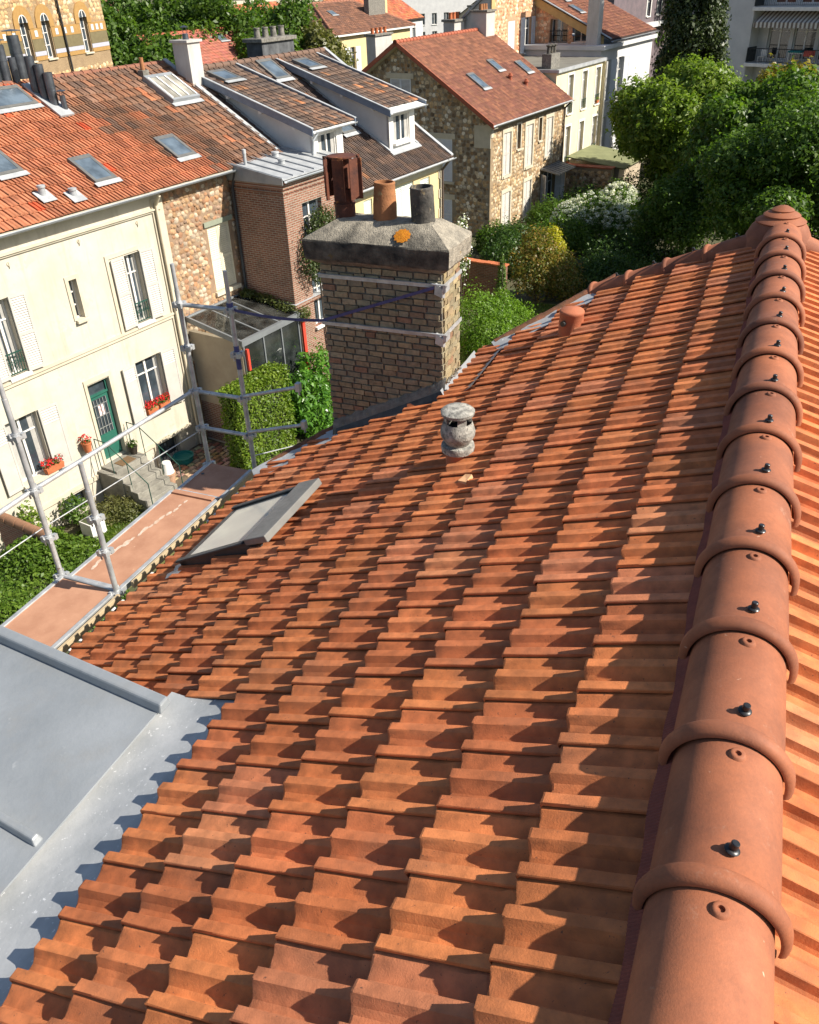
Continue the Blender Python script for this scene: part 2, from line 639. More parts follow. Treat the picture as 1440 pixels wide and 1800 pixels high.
spots_ = []
for k in range(12):
    for j in range(-6, 34):
        a0 = 1.205 + 0.008 * k + j * TW
        dn = 0.559 + TC * k if k < 12 else 4.99
        if a0 < 0.2 or not inside_left(a0 + TW * .55, dn - .22):
            continue
        if 4.42 - TW * .6 < a0 < 5.25 - TW * .4 and 3.75 < dn - .1 < 4.62:     # roof window
            continue
        if 6.81 - TW * .4 < a0 < 7.27 - TW * .3 and 2.95 < dn - .15 < 4.3:         # chimney
            continue
        spots_.append((1, a0, dn))
for k in range(7):
    for j in range(-4, 33):
        a0 = 1.30 + j * TW
        if a0 < 0.6 or a0 > 8.15:
            continue
        spots_.append((-1, a0, 0.559 + TC * k))
camp = MAINZ
spots_.sort(key=lambda q: (rp(q[1], q[2], 0, q[0])[0]) ** 2 + (rp(q[1], q[2], 0, q[0])[1]) ** 2 + (0 if q[0] > 0 else 14 if q[2] > 1.4 else 0))
roof_l = MB()
roof_l.poly([rp(-.5, 0, -.128), rp(8.2, 0, -.128), rp(8.6, 1.65, -.128), rp(6.28, 5.0, -.128), rp(-.5, 5.0, -.128)])
roof_l.poly([rp(-.5, 0, -.129, -1), rp(8.2, 0, -.129, -1), rp(8.2, 5.2, -.129, -1), rp(-.5, 5.2, -.129, -1)])
roof_o = roof_l.build('roof', UNDER, house)
SV, ST = [], []
for i, (s, a0, dn) in enumerate(spots_):
    k = rnd.randrange(6)
    q = rnd.random()
    col = rnd.choice(PAL)
    if q < .005:
        col = (.33, .09, .046)
    elif q < .04:
        col = (.47, .18, .078)
    elif q < .10:
        col = (.38, .118, .044)
    elif q < .16:
        col = (.43, .152, .070)
    f = rnd.uniform(.98, 1.30)
    if s > 0 and dn > 2.2:
        f *= .94
    col = tuple(c * f for c in col)
    m3 = roof_rot(s)
    jd, jh, jr = rnd.uniform(-.007, .007), rnd.uniform(-.0015, .0025), rnd.uniform(-.009, .009)
    o3 = Vector(rp(a0 if s > 0 else a0 + TW, dn + jd, jh - .105, s))
    m3 = m3 @ Matrix.Rotation(jr, 3, 'Z') @ Matrix.Rotation(rnd.uniform(-.005, .005), 3, 'Y')
    if i < 300:
        o = link('roof_tile', TILES[k], roof_o)
        mm = m3.to_4x4()
        mm.translation = o3
        o.matrix_local = mm
        o.color = c4(col)
    else:
        SV.append(TROWS[k] @ np.array(m3).T + np.array(o3))
        ST.append(col)
join_np('roof_tiles_beyond', TERRA_S, np.array(SV), TF, roof_o, np.array(ST), smooth=17)

# --- ridge tiles with collars, bolts and screw sockets
RL, RR = 0.5135, 0.167


def ridge_mesh(sc=1.0, L=RL):
    m = MB()
    rows = []
    pr = [(-.030, .003), (-.031, .009), (-.025, .022), (-.010, .031), (.010, .032), (.028, .022), (.038, .007), (.045, .001), (.25, -.002), (L + .06, -.009)]
    for (x, dr) in pr:
        r_ = []
        for k in range(25):
            t = R(-97 + 194 * k / 24)
            q = (RR + dr) * sc
            r_.append((x * sc if x < .1 else x, q * math.sin(t), q * 0.985 * math.cos(t) - RR * sc))
        rows.append(r_)
    m.grid(rows)
    return m.mesh('ridge_tile', RIDGE, 50)


RM = ridge_mesh()
bolt = MB()
bolt.lathe((0, 0, 0), [(0.0, .003), (.020, .002), (.021, .005), (.017, .009), (.0115, .010), (.0115, .030), (.0095, .032), (0, .032)], 16)
bolt_me = bolt.mesh('bolt', DARKM, 40)
sock = MB()
sock.lathe((0, 0, 0), [(.026, -.004), (.022, .004), (.017, .007), (.010, .006), (.009, -.01), (0, -.01)], 16)
sock_me = sock.mesh('screw_socket', RIDGE, 40)
CREST = RZ + .075
for k in range(-1, 14):
    x = 1.43 + (k - 0) * RL
    if x > 8.0:
        break
    o = link('ridge_tile', RM, house, (x, RY - .018 + rnd.uniform(-.003, .003), CREST + rnd.uniform(-.002, .002)), (rnd.uniform(-.01, .01), -.004, rnd.uniform(-.008, .008)))
    link('bolt', bolt_me, o, (.10, -.018 + rnd.uniform(-.006, .006), .001), (rnd.uniform(-.1, .1) + .1, rnd.uniform(-.1, .1), 0))
    link('screw_socket', sock_me, o, (RL - .075, -.012, -.006), (.08, 0, 0))
RED_STRIP = mat('red_ridge_roll', (0.24, 0.062, 0.042), (0.18, 0.048, 0.036), 20, 0.7, 150, 0.1, 0.002)
for s in (1, -1):
    m = MB()
    rows = [[], [], [], []]
    n_ = 1300
    for i in range(n_):
        a_ = 0.3 + i * (7.8 / n_)
        z_ = .002 * (1 if i % 2 else -1)
        for q, (d, h) in enumerate(((.10, .02), (.150, -.012), ((.214 if s > 0 else .198) + .004 * math.sin(i * .11) + .003 * math.sin(i * .031), -.034), ((.219 if s > 0 else .203) + .004 * math.sin(i * .11) + .003 * math.sin(i * .031), -.09))):
            rows[q].append(rp(a_, d, h + z_ * (1 if q else .3), s))
    m.grid(rows)
    m.build('ridge_roll', RED_STRIP, house)

# --- three-way finial and the half round tiles on both verges
m = MB()
m.lathe((8.24, RY + .02, CREST - .16), [(.30, -.12), (.27, .01), (.235, .08), (.205, .115), (.213, .128), (.195, .142), (.15, .168), (.156, .180), (.14, .192), (.092, .212), (.095, .222), (.08, .232), (.04, .252), (0, .26)], 32)
m.build('finial', RIDGE, house, 45)
RM2 = ridge_mesh(.70, .42)
for s in (1, -1):
    for k in range(4 if s > 0 else 6):
        d = .30 + .40 * k
        p0 = Vector(rp(8.22 + d * .25, d + .36, .02, s))
        p1 = Vector(rp(8.22 + (d - .4) * .25, d - .04, .02, s))
        X = (p1 - p0).normalized()
        Z = Vector((0, SA * s, CA))
        Y = Z.cross(X).normalized()
        Z = X.cross(Y)
        mm = Matrix((X, Y, Z)).transposed().to_4x4()
        mm.translation = p0 + Z * .035
        o = link('verge_tile', RM2, house)
        o.matrix_local = mm
        b_ = link('bolt', bolt_me, o, (.30, 0, .002))
    m = MB()                                                       # roll under the verge tiles
    rows = [[], []]
    for i in range(120):
        d = .2 + i * (1.5 if s > 0 else 2.3) / 120
        rows[0].append(rp(8.12 + d * .25, d, -.01 + .006 * (i % 2), s))
        rows[1].append(rp(8.04 + d * .25 + .012 * math.sin(i * .7), d, -.035 + .006 * (i % 2), s))
    m.grid(rows)
    m.build('verge_roll', RED_STRIP, house)

# --- zinc gutter strip and coping along the slanting party wall
m = MB()
for t0, t1, q in ((0.0, .34, 1), (.62, 1.0, 0)):
    P0 = (8.68, 1.62)
    P1 = (6.30, 5.14)
    n_ = 14
    rows = []
    for off, h in ((-.24, -.030), (-.05, -.022), (.03, .03)):
        r_ = []
        for i in range(n_ + 1):
            t = t0 + (t1 - t0) * i / n_
            r_.append(rp(P0[0] + (P1[0] - P0[0]) * t + off * .83, P0[1] + (P1[1] - P0[1]) * t + off * .56, h + .004 * math.sin(i * 2.1)))
        rows.append(r_)
    m.grid(rows)
    m.build('party_wall_flashing', ZINC_L, house, 40)
    m = MB()
cop = mat('mossy_coping', (0.22, 0.085, 0.045), (0.10, 0.055, 0.03), 9, 0.9, 60, 0.5, 0.01, spots=(0.12, 0.11, 0.05), spot_scale=14)
for i in range(15):
    t = (i + .5) / 15
    if .36 < t < .62:
        continue
    c0 = Vector(rp(8.72 + (6.34 - 8.72) * t, 1.64 + (5.16 - 1.64) * t, -.02))
    m = MB()
    dirv = (Vector(rp(6.34, 5.16, 0)) - Vector(rp(8.72, 1.64, 0))).normalized()
    q = rnd.uniform(-.012, .012)
    m.tube(c0 - dirv * .145 + Vector((0, 0, q)), c0 + dirv * .14 + Vector((0, 0, q)), .06, 10, .052)
    m.build('coping_tile', cop, house, 50)

# --- walls and eaves gutter of the house
m = MB()
pl = [(-2, -4.3), (8.0, -4.3), (8.35, 1.25), (6.1, 4.05), (-2, 4.05)]
m.slab([(x, y, -.05) for x, y in pl], (0, 0, 8.2))
m.build('wall', RENDER_C, house)
m = MB()
rows = []
for k in range(9):
    t = math.pi * (k / 8)
    rows.append([(x, RY + 4.985 * CA + .055 - .062 * math.cos(t), RZ - 4.985 * SA - .12 - .075 * math.sin(t)) for x in (2.5, 6.45)])
m.grid(rows)
m.build('gutter', mat('dark_zinc', (0.05, 0.055, 0.06), (0.03, 0.032, 0.036), 6, 0.5, 30, .1, .01, metal=.4), house, 60)
m = MB()
for i in range(22):
    x = 2.6 + i * .175 + .03 * math.sin(i * 4)
    m.box(x, x + .022 + .012 * (i % 3), RY + 4.985 * CA + .118, RY + 4.985 * CA + .14, RZ - 4.985 * SA - .15, RZ - 4.985 * SA - .118)
m.build('gutter_clips', WHITEP, house)['kind'] = 'stuff'

# --- zinc dormer roof, lower left
OB = lambda x, y, z: (x + .15 * (y - 2.5), y + .03, z - .0)
m = MB(OB)
m.slab([(-.6, 2.50, 9.205), (2.46, 2.50, 9.205), (2.46, 4.9, 9.08), (-.6, 4.9, 9.08)], (0, 0, .012))
zr = m.build('zinc_dormer', ZINC, house)
m = MB(OB)
m.hexa([(2.40, 2.47, 9.212), (2.50, 2.47, 9.212), (2.50, 4.92, 9.09), (2.40, 4.92, 9.09), (2.415, 2.47, 9.275), (2.485, 2.47, 9.275), (2.485, 4.92, 9.15), (2.415, 4.92, 9.15)])
bevel(m.build('edge_roll', ZINC, zr), .012)
for x in (1.545, .63):
    m = MB(OB)
    m.hexa([(x - .028, 2.52, 9.212), (x + .028, 2.52, 9.212), (x + .028, 4.9, 9.09), (x - .028, 4.9, 9.09), (x - .018, 2.54, 9.252), (x + .018, 2.54, 9.252), (x + .018, 4.9, 9.13), (x - .018, 4.9, 9.13)])
    bevel(m.build('standing_seam', ZINC, zr), .008)
m = MB()
rows = []
for d, h in ((2.38, -.082), (2.62, -.066), (2.80, -.036), (2.99, .014), (3.06, .055)):
    rows.append([rp(.3 + i * .0575, d, h + .003 * math.sin(i * 1.9 + d * 9)) for i in range(41)])
m.grid(rows)
m.build('zinc_apron', ZINC_L, zr, 40)
m = MB(OB)
m.box(-.55, 2.44, 3.0, 4.75, 7.6, 9.06)
m.build('dormer_wall', WHITEP, zr)

# --- roof window
GREYAL = mat('grey_aluminium', (0.075, 0.08, 0.082), (0.055, 0.06, 0.062), 5, 0.45, 50, .05, .002, metal=.3)
GREYLT = mat('light_grey_cover', (0.20, 0.195, 0.18), (0.16, 0.155, 0.145), 6, 0.5, 40, .05, .002, metal=.1)
BLIND = mat('blind_behind_glass', (0.62, 0.60, 0.52), (0.50, 0.49, 0.44), 2, .14, 40, .03, .003, spec=.6)
RW = lambda x, y, z: rp(x, y, z - .065)
sk = MB(RW)
for q in ((4.40, 4.47, 3.72, 4.58), (5.20, 5.27, 3.72, 4.58), (4.40, 5.27, 4.51, 4.58), (4.40, 5.27, 3.72, 3.80)):
    sk.box(q[0], q[1], q[2], q[3], 0.0, .115)
skl = sk.build('roof_window', GREYAL, house)
MB(RW).box(4.466, 5.204, 3.796, 4.514, .100, .1145).build('pane', BLIND, skl)
hd = MB(RW)
hd.hexa([(4.38, 3.58, .08), (5.29, 3.58, .08), (5.29, 3.80, .10), (4.38, 3.80, .10), (4.38, 3.58, .142), (5.29, 3.58, .142), (5.29, 3.80, .155), (4.38, 3.80, .155)])
bevel(hd.build('top_cover', GREYLT, skl), .008)
for q in (4.38, 5.235):
    bevel(MB(RW).box(q, q + .055, 3.835, 4.60, .1153, .135).build('side_cover', GREYAL, skl), .006)
ap_ = MB(RW)
ap_.grid([[(4.30 + i * .06, 4.55 + (0 if q == 0 else .17 + .02 * (i % 2)), .06 if q == 0 else .045 + .012 * (i % 2)) for i in range(18)] for q in (0, 1)])
ap_.build('lead_apron', ZINC, skl)

# --- mossy cement flue cowl and terracotta vent
MOSSC = mat('lichened_cement', (0.42, 0.40, 0.35), (0.16, 0.155, 0.14), 22, 0.95, 70, 0.8, 0.012, spots=(0.09, 0.09, 0.085), spot_scale=40, spot_at=.58)
x, y, z = 5.05, 1.75, 9.455
m = MB()
m.lathe((x, y, z), [(.088, -.05), (.088, .115), (.08, .12)], 20)
vt = m.build('flue_vent', mat('vent_terracotta', (0.42, 0.14, 0.07), (0.36, 0.12, 0.06), 8, .8), house, 50)
m = MB()
m.lathe((x, y, z), [(.085, .095), (.118, .115), (.122, .145), (.118, .165), (.085, .17), (.098, .195), (.122, .235), (.126, .27), (.112, .315), (.102, .345)], 24)
for k in range(4):
    t0 = R(18 + 90 * k)
    pts = []
    for q, (t, r_) in enumerate(((t0, .100), (t0 + R(40), .100))):
        pts += [(x + r_ * math.cos(t), y + r_ * math.sin(t))]
    i0 = [(p[0], p[1], z + .34) for p in pts] + [(x + .075 * math.cos(t0 + R(40)), y + .075 * math.sin(t0 + R(40)), z + .34), (x + .075 * math.cos(t0), y + .075 * math.sin(t0), z + .34)]
    m.slab(i0, (0, 0, .075))
m.lathe((x, y, z), [(0, .400), (.118, .402), (.122, .425), (.105, .440), (.05, .447), (0, .448)], 24)
m.build('cowl', MOSSC, vt, 50)
m = MB()
m.lathe((x, y, z), [(.072, .30), (.0, .30)], 16)
m.build('flue_hole', DARKM, vt)
x, y, z = 7.44, 1.47, 9.595
m = MB()
m.lathe((x, y, z), [(.116, -.10), (.114, .06), (.110, .20), (.114, .205), (.114, .225), (.104, .238), (0, .244)], 22)
vt = m.build('terracotta_vent', mat('vent_terracotta', (0.42, 0.14, 0.07), (0.36, 0.12, 0.06), 8, .8), house, 50)
m = MB()
t = math.atan2(-.35, -.93) 
c0 = Vector((x - .10, y + .045, z + .135))
m.tube(c0, c0 + Vector((-.022, .012, 0)), .026, 14)
m.build('vent_hole', DARKM, vt)

# --- loose chip of tile and bits of mortar lying on the roof
chipm = mat('buff_chip', (0.62, 0.36, 0.19), (0.5, 0.28, 0.14), 9, .9)
m = MB()
c0 = Vector(rp(4.62, 1.95, -.03))
m.hexa([c0 + Vector(q) for q in ((-.05, -.03, 0), (.04, -.05, .01), (.06, .01, 0), (-.03, .04, 0), (-.045, -.025, .02), (.04, -.04, .035), (.055, .01, .02), (-.03, .035, .012))])
tag(m.build('tile_chip', chipm), 'small buff broken tile chip lying on the tiles below the cement flue cowl', 'debris').matrix_world = Matrix.Rotation(MAINZ, 4, 'Z')

# ------------------------------------------------------------------ chimney
CX0, CX1, CY0, CY1, CZ1 = 6.81, 7.27, 2.50, 3.70, 10.29
MORTAR = mat('chimney_mortar', (0.20, 0.185, 0.16), (0.12, 0.115, 0.10), 12, .95, 90, .6, .01)
m = MB()
m.box(CX0 + .012, CX1 - .012, CY0 + .012, CY1 - .012, 7.9, CZ1)
ch = m.build('chimney', MORTAR, house)
CBR = mat('chimney_brick', (1, 1, 1), None, 25, .92, 110, .7, .008, obcol=True, spots=(.34, .31, .24), spot_scale=30, spot_at=.72, var=.22)


def brick_mesh(L, seed):
    g = random.Random(seed)
    m = MB()
    j = lambda: g.uniform(-.004, .004)
    x0, x1, y0, y1, z0, z1 = -L / 2, L / 2, -.028, .03, -.0245, .0245
    m.hexa([(x0 + j(), y0 + .003 + j(), z0 + j()), (x1 + j(), y0 + .003 + j(), z0 + j()), (x1, y1, z0), (x0, y1, z0), (x0 + j(), y0 + j(), z1 + j()), (x1 + j(), y0 + j(), z1 + j()), (x1, y1, z1), (x0, y1, z1)])
    return m.mesh('brick', CBR)


BMS = {}
CPAL = [(.27, .225, .15), (.26, .22, .155), (.29, .24, .16), (.25, .20, .125), (.23, .185, .12), (.20, .165, .115), (.27, .21, .13), (.22, .18, .125), (.27, .205, .13), (.24, .185, .125), (.30, .23, .14), (.24, .17, .115), (.32, .25, .155), (.25, .185, .12), (.30, .24, .16), (.27, .22, .15), (.26, .215, .15), (.25, .145, .095), (.22, .175, .13)]


def lay(face, u0, u1, k):
    """one course of header / stretcher bricks along a face"""
    z = 8.02 + k * .0605 + .03
    u = u0 + (.0 if k % 2 else -.075)
    first = True
    while u < u1 - .02:
        L = rnd.choice((.15, .15, .15, .15, .10)) if face != 'y' else .15
        a0, a1 = max(u, u0), min(u + L, u1)
        if a1 - a0 > .035:
            Lq = round((a1 - a0) / .02) * .02
            key = (Lq, rnd.randrange(3))
            if key not in BMS:
                BMS[key] = brick_mesh(Lq - .011, hash(key) % 999)
            mid = (a0 + a1) / 2
            jz = rnd.uniform(-.002, .002)
            pr = rnd.uniform(-.003, .004)
            if face == 'front':
                ok = z > RZ - (mid - RY) / CA * SA - .05
                loc, rz = (CX0 + .02 - pr, mid, z + jz), R(-90)
            elif face == 'y':
                ok = z > RZ - (CY0 - RY) / CA * SA - .05
                loc, rz = (mid, CY0 + .02 - pr, z + jz), 0
            else:
                ok = z > RZ - (CY1 - RY) / CA * SA - .1
                loc, rz = (mid, CY1 - .02 + pr, z + jz), R(180)
            if ok:
                o = link('brick', BMS[key], ch, loc, (rnd.uniform(-.01, .01), rnd.uniform(-.012, .012), rz + rnd.uniform(-.006, .006)))
                f = rnd.uniform(.88, 1.12)
                cc = rnd.choice(CPAL)
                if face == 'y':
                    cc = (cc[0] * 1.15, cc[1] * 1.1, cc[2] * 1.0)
                o.color = c4((cc[0] * f * .93, cc[1] * f, cc[2] * f))
        u += L


for k in range(37):
    lay('front', CY0, CY1, k)
    if k > 15:
        lay('y', CX0 + .03, CX1, k)
    lay('left', CX0 + .03, CX1, k)
# cap: overhanging slab with sloped top
m = MB()
o0, o1 = .065, .02
zs = [(CZ1 - .03, .0), (CZ1 + .02, .06), (CZ1 + .04, .07), (CZ1 + .185, .078), (CZ1 + .20, .072), (CZ1 + .345, -.105), (CZ1 + .355, -.14)]
g = random.Random(4)
rows = []
for z, o in zs:
    r_ = []
    x0, x1, y0, y1 = CX0 - o, CX1 + o, CY0 - o * 1.2, CY1 + o * 1.5
    for i in range(17):
        r_.append((x0 + g.uniform(-.004, .004), y0 + (y1 - y0) * i / 16, z + g.uniform(-.003, .003)))
    for i in range(1, 8):
        r_.append((x0 + (x1 - x0) * i / 7, y1 + g.uniform(-.006, .006), z + g.uniform(-.007, .007)))
    for i in range(1, 17):
        r_.append((x1 + g.uniform(-.006, .006), y1 + (y0 - y1) * i / 16, z + g.uniform(-.007, .007)))
    for i in range(1, 8):
        r_.append((x1 + (x0 - x1) * i / 7, y0 + g.uniform(-.006, .006), z + g.uniform(-.007, .007)) if i < 7 else r_[0])
    rows.append(r_)
m.grid(rows)
m.poly(rows[-1][:-1])
m.poly(rows[0][:-1])
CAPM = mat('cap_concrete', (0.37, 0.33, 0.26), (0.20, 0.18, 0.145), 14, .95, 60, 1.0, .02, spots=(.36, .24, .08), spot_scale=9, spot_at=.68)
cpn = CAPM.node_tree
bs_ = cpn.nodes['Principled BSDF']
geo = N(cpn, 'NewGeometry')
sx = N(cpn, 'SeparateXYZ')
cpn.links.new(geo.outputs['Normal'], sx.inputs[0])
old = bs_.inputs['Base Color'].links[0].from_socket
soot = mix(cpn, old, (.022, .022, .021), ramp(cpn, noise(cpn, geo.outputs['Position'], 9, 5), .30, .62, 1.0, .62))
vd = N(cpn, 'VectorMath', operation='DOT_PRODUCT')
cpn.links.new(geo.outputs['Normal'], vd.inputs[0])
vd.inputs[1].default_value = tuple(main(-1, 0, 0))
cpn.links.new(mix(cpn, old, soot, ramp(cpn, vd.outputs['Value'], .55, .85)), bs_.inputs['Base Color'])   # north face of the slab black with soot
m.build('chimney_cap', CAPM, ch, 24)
# lichen patch
lich = mat('orange_lichen', (0.50, 0.19, 0.010), (0.40, 0.13, 0.008), 40, .95, 120, .8, .01)
m = MB()
cc = Vector((CX0 - .008, 2.86, CZ1 + .272))
nn_ = Vector((-.615, 0, .79))
uu = Vector((0, 1, 0))
ww = nn_.cross(uu)
pts = [tuple(cc + nn_ * .006 + (uu * math.cos(2 * math.pi * k / 26) * .075 + ww * math.sin(2 * math.pi * k / 26) * .07) * (1 + .12 * math.sin(k * 2.7))) for k in range(26)]
ctr = tuple(cc + nn_ * .014)
for k in range(26):
    m.poly([pts[k], pts[(k + 1) % 26], ctr])
m.build('lichen', lich, ch)
# pots
POT1 = mat('pot_terracotta', (0.36, 0.155, 0.065), (0.22, 0.10, 0.045), 7, .85, 60, .5, .01, spots=(.30, .21, .10), spot_scale=12)
POT2 = mat('pot_sooty', (0.11, 0.10, 0.085), (0.035, 0.035, 0.033), 9, .92, 50, .7, .012, spots=(.24, .19, .11), spot_scale=11, spot_at=.6)
RUST = mat('rusty_steel', (0.16, 0.055, 0.03), (0.07, 0.032, 0.026), 7, .75, 60, .4, .008, metal=.25, spots=(.42, .16, .05), spot_scale=6, spot_at=.62)
ZT = CZ1 + .35
for (y, mt, hh, r0, r1, tilt) in ((3.12, POT1, .31, .106, .092, 0.02), (2.755, POT2, .29, .105, .100, -.03)):
    m = MB()
    m.lathe((0, 0, 0), [(r0 + .004, -.03), (r0, .02), (r0 * .99, .12), (r1 + .003, .24), (r1, hh - .02), (r1 + .004, hh - .008), (r1, hh), (r1 - .016, hh), (r1 - .02, hh - .2), (0, hh - .2)], 26)
    o = m.build('chimney_pot', mt, ch, 50)
    o.location = (7.04, y, ZT)
    o.rotation_euler = (tilt, tilt, 0)
m = MB()
m.lathe((7.04, 3.51, ZT), [(.092, -.03), (.092, .10), (.098, .105), (.098, .12), (.085, .125), (.085, .24)], 22)
for k in range(6):
    t = R(60 * k + 12)
    e = Vector((math.cos(t), math.sin(t), 0))
    f_ = Vector((-math.sin(t), math.cos(t), 0))
    c0 = Vector((7.04, 3.51, ZT))
    for (ra, rb, wa, wb) in ((.135, .145, -.056, .040), ):
        q = [c0 + e * ra + f_ * wa, c0 + e * (rb) + f_ * wb]
        m.slab([tuple(q[0] + Vector((0, 0, .16))), tuple(q[1] + Vector((0, 0, .16))), tuple(q[1] + Vector((0, 0, .50))), tuple(q[0] + Vector((0, 0, .50)))], tuple(e * .006))
        m.slab([tuple(q[1] + Vector((0, 0, .16))), tuple(q[1] + e * .035 + f_ * .012 + Vector((0, 0, .16))), tuple(q[1] + e * .035 + f_ * .012 + Vector((0, 0, .50))), tuple(q[1] + Vector((0, 0, .50)))], tuple(f_ * .006))
m.lathe((7.04, 3.51, ZT), [(0, .505), (.125, .50), (.125, .512), (0, .52)], 18)
m.lathe((7.04, 3.51, ZT), [(.06, .24), (.06, .5)], 12)
m.build('metal_cowl', RUST, ch, 35)
# cement fillet and lead round the base
m = MB()
rows = []
for i in range(26):
    y = CY0 - .03 + (CY1 - CY0 + .02) * i / 25
    zr_ = RZ - (y - RY) / CA * SA - .085
    rows.append([(CX0 + .01, y, zr_ + .21 + .015 * math.sin(i * 1.7)), (CX0 - .025, y, zr_ + .185 + .012 * math.sin(i * 2.3)), (CX0 - .05, y, zr_ + .11), (CX0 - .075, y, zr_ + .035)])
m.grid(rows)
m.build('cement_fillet', CEMENT, ch, 40)
m = MB()
rows = []
for i in range(26):
    y = CY0 - .05 + (CY1 - CY0 + .0) * i / 25
    zr_ = RZ - (y - RY) / CA * SA - .085
    rows.append([(CX0 - .052, y, zr_ + .112), (CX0 - .085, y, zr_ + .05), (CX0 - .15, y, zr_ + .046)])
m.grid(rows)
m.build('lead_skirt', mat('dark_lead', (.075, .078, .08), (.045, .047, .05), 6, .6, 30, .2, .01, metal=.2), ch, 40)
m = MB()
zt = RZ - (CY0 - RY) / CA * SA - .075
rows = []
for i in range(9):
    x = CX0 - .10 + (CX1 - CX0 + .55) * i / 8
    w_ = .003 * math.sin(i * 1.9)
    rows.append([(x, CY0 - .30, zt + .30 * SA / CA + .055 + w_ * .4), (x, CY0 - .16, zt + .085 + w_), (x, CY0 - .05, zt + .055), (x, CY0 - .004, zt + .13 + w_)])
m.grid(rows)
m.build('lead_saddle', ZINC, ch, 40)
m = MB()
for i in range(11):
    m.tube((CX0 + .02 + i * .035, CY0 - .035 - .012 * math.sin(i * 3), zt + .16 + .012 * math.sin(i * 5)), (CX0 + .06 + i * .033, CY0 - .03 + .02 * math.sin(i), zt + .165 + .01 * math.cos(i * 4)), .009, 6)
m.build('mortar_crumbs', CEMENT, ch)['kind'] = 'stuff'
# steel bands with tensioners
for z in (10.15, 9.695):
    m = MB()
    e = .014
    m.box(CX0 - e - .004, CX0 - e + .006, CY0 - e, CY1 + e, z - .014, z + .018)
    m.box(CX0 - e - .018, CX0 - e + .006, CY0 - e, CY1 + e, z + .018, z + .024)
    m.box(CX0 - e, CX1 + e, CY0 - e - .004, CY0 - e + .006, z - .016, z + .018)
    m.box(CX0 - e, CX1 + e, CY1 + e - .006, CY1 + e + .004, z - .016, z + .018)
    bd = m.build('steel_band', STEEL, ch)
    m = MB()
    m.hexa([(CX0 - .06, CY0 - .022, z - .085), (CX0 - .02, CY0 - .03, z - .09), (CX0 - .02, CY0 + .06, z - .06), (CX0 - .05, CY0 + .06, z - .06),
            (CX0 - .06, CY0 - .022, z - .01), (CX0 - .02, CY0 - .03, z + .0), (CX0 - .02, CY0 + .05, z + .035), (CX0 - .05, CY0 + .05, z + .035)])
    m.tube((CX0 - .045, CY0 + .09, z + .03), (CX0 - .045, CY0 - .06, z + .02), .007, 8)
    m.tube((CX0 - .04, CY0 - .02, z - .03), (CX0 + .09, CY0 - .035, z + .02), .006, 8)
    m.box(CX0 - .055, CX0 + .05, CY0 - .05, CY0 - .022, z - .035, z + .03)
    m.build('tensioner', STEEL, ch)
# ================================================================== scaffold
DZ = 7.56
sc = empty('scaffold', main(6.0, 5.45, 0), MAINZ, 'galvanised tube scaffold with orange plywood deck along the eaves', 'scaffold')
OX, OY = 6.0, 5.45
SS = .955
LS = lambda x, y, z: (x * SS - OX, y * SS - OY, EYE - (EYE - z) * SS if z > .5 else z)
POSTS = [(4.84, 5.85, 0, 9.75), (4.80, 5.14, 0, 8.98), (7.28, 5.72, 0, 9.96), (7.28, 5.07, 0, 9.94)]
for (x, y, z0, z1) in POSTS:
    m = MB(LS)
    m.tube((x, y, z0), (x, y, z1 - .28), .027, 14)
    m.tube((x, y, z1 - .28), (x, y, z1), .023, 14)
    m.build('post', STEEL, sc, 50)


def coupler(x, y, z):
    m = MB(LS)
    m.tube((x, y, z - .012), (x, y, z + .012), .062, 8)
    m.tube((x, y, z - .035), (x, y, z + .035), .038, 10)
    for k in range(4):
        t = R(45 + 90 * k)
        e = Vector((math.cos(t), math.sin(t), 0))
        c = Vector((x, y, z)) + e * .052
        m.box(c.x - .02, c.x + .02, c.y - .02, c.y + .02, z - .028, z + .028)
    for k in range(2):
        t = R(20 + 140 * k)
        m.tube((x + .05 * math.cos(t), y + .05 * math.sin(t), z - .06), (x + .06 * math.cos(t), y + .06 * math.sin(t), z + .05), .009, 6)
    return m.build('coupler', STEEL, sc, 40)


def rail(p, q, r=.024, name='rail'):
    m = MB(LS)
    m.tube(p, q, r, 12)
    return m.build(name, STEEL, sc, 50)


rail((2.2, 5.93, 8.53), (4.84, 5.87, 8.53))
rail((4.84, 5.87, 8.53), (7.28, 5.75, 8.49))
for z in (9.52, 8.49, 8.02):
    rail((7.28, 5.72, z), (7.28, 5.07, z))
for z, e in ((8.76, 4.32), (8.31, 4.30)):
    rail((7.24, 5.04, z - .22), (7.22, e, z), .02)
    m = MB(LS)
    m.box(7.19, 7.25, e - .03, e + .02, z - .045, z + .05)
    m.tube((7.22, e - .01, z - .09), (7.22, e - .005, z - .02), .012, 8)
    m.build('rail_hook', STEEL, sc)
for (x, y) in ((7.28, 5.72), (7.28, 5.07)):
    for z in (9.52, 9.02, 8.49, 8.02, 7.52):
        coupler(x, y, z)
for z in (8.53, 8.0, 9.1, 7.54):
    coupler(4.84, 5.85, z)
for z in (8.40, 8.03, 7.54):
    coupler(4.80, 5.14, z)
# decks: plywood panels in steel edges, one hatch
PLY = mat('orange_plywood', (0.42, 0.225, 0.14), (0.33, 0.165, 0.10), 4, .75, 80, .2, .004, spots=(.52, .33, .22), spot_scale=18, spot_at=.68)


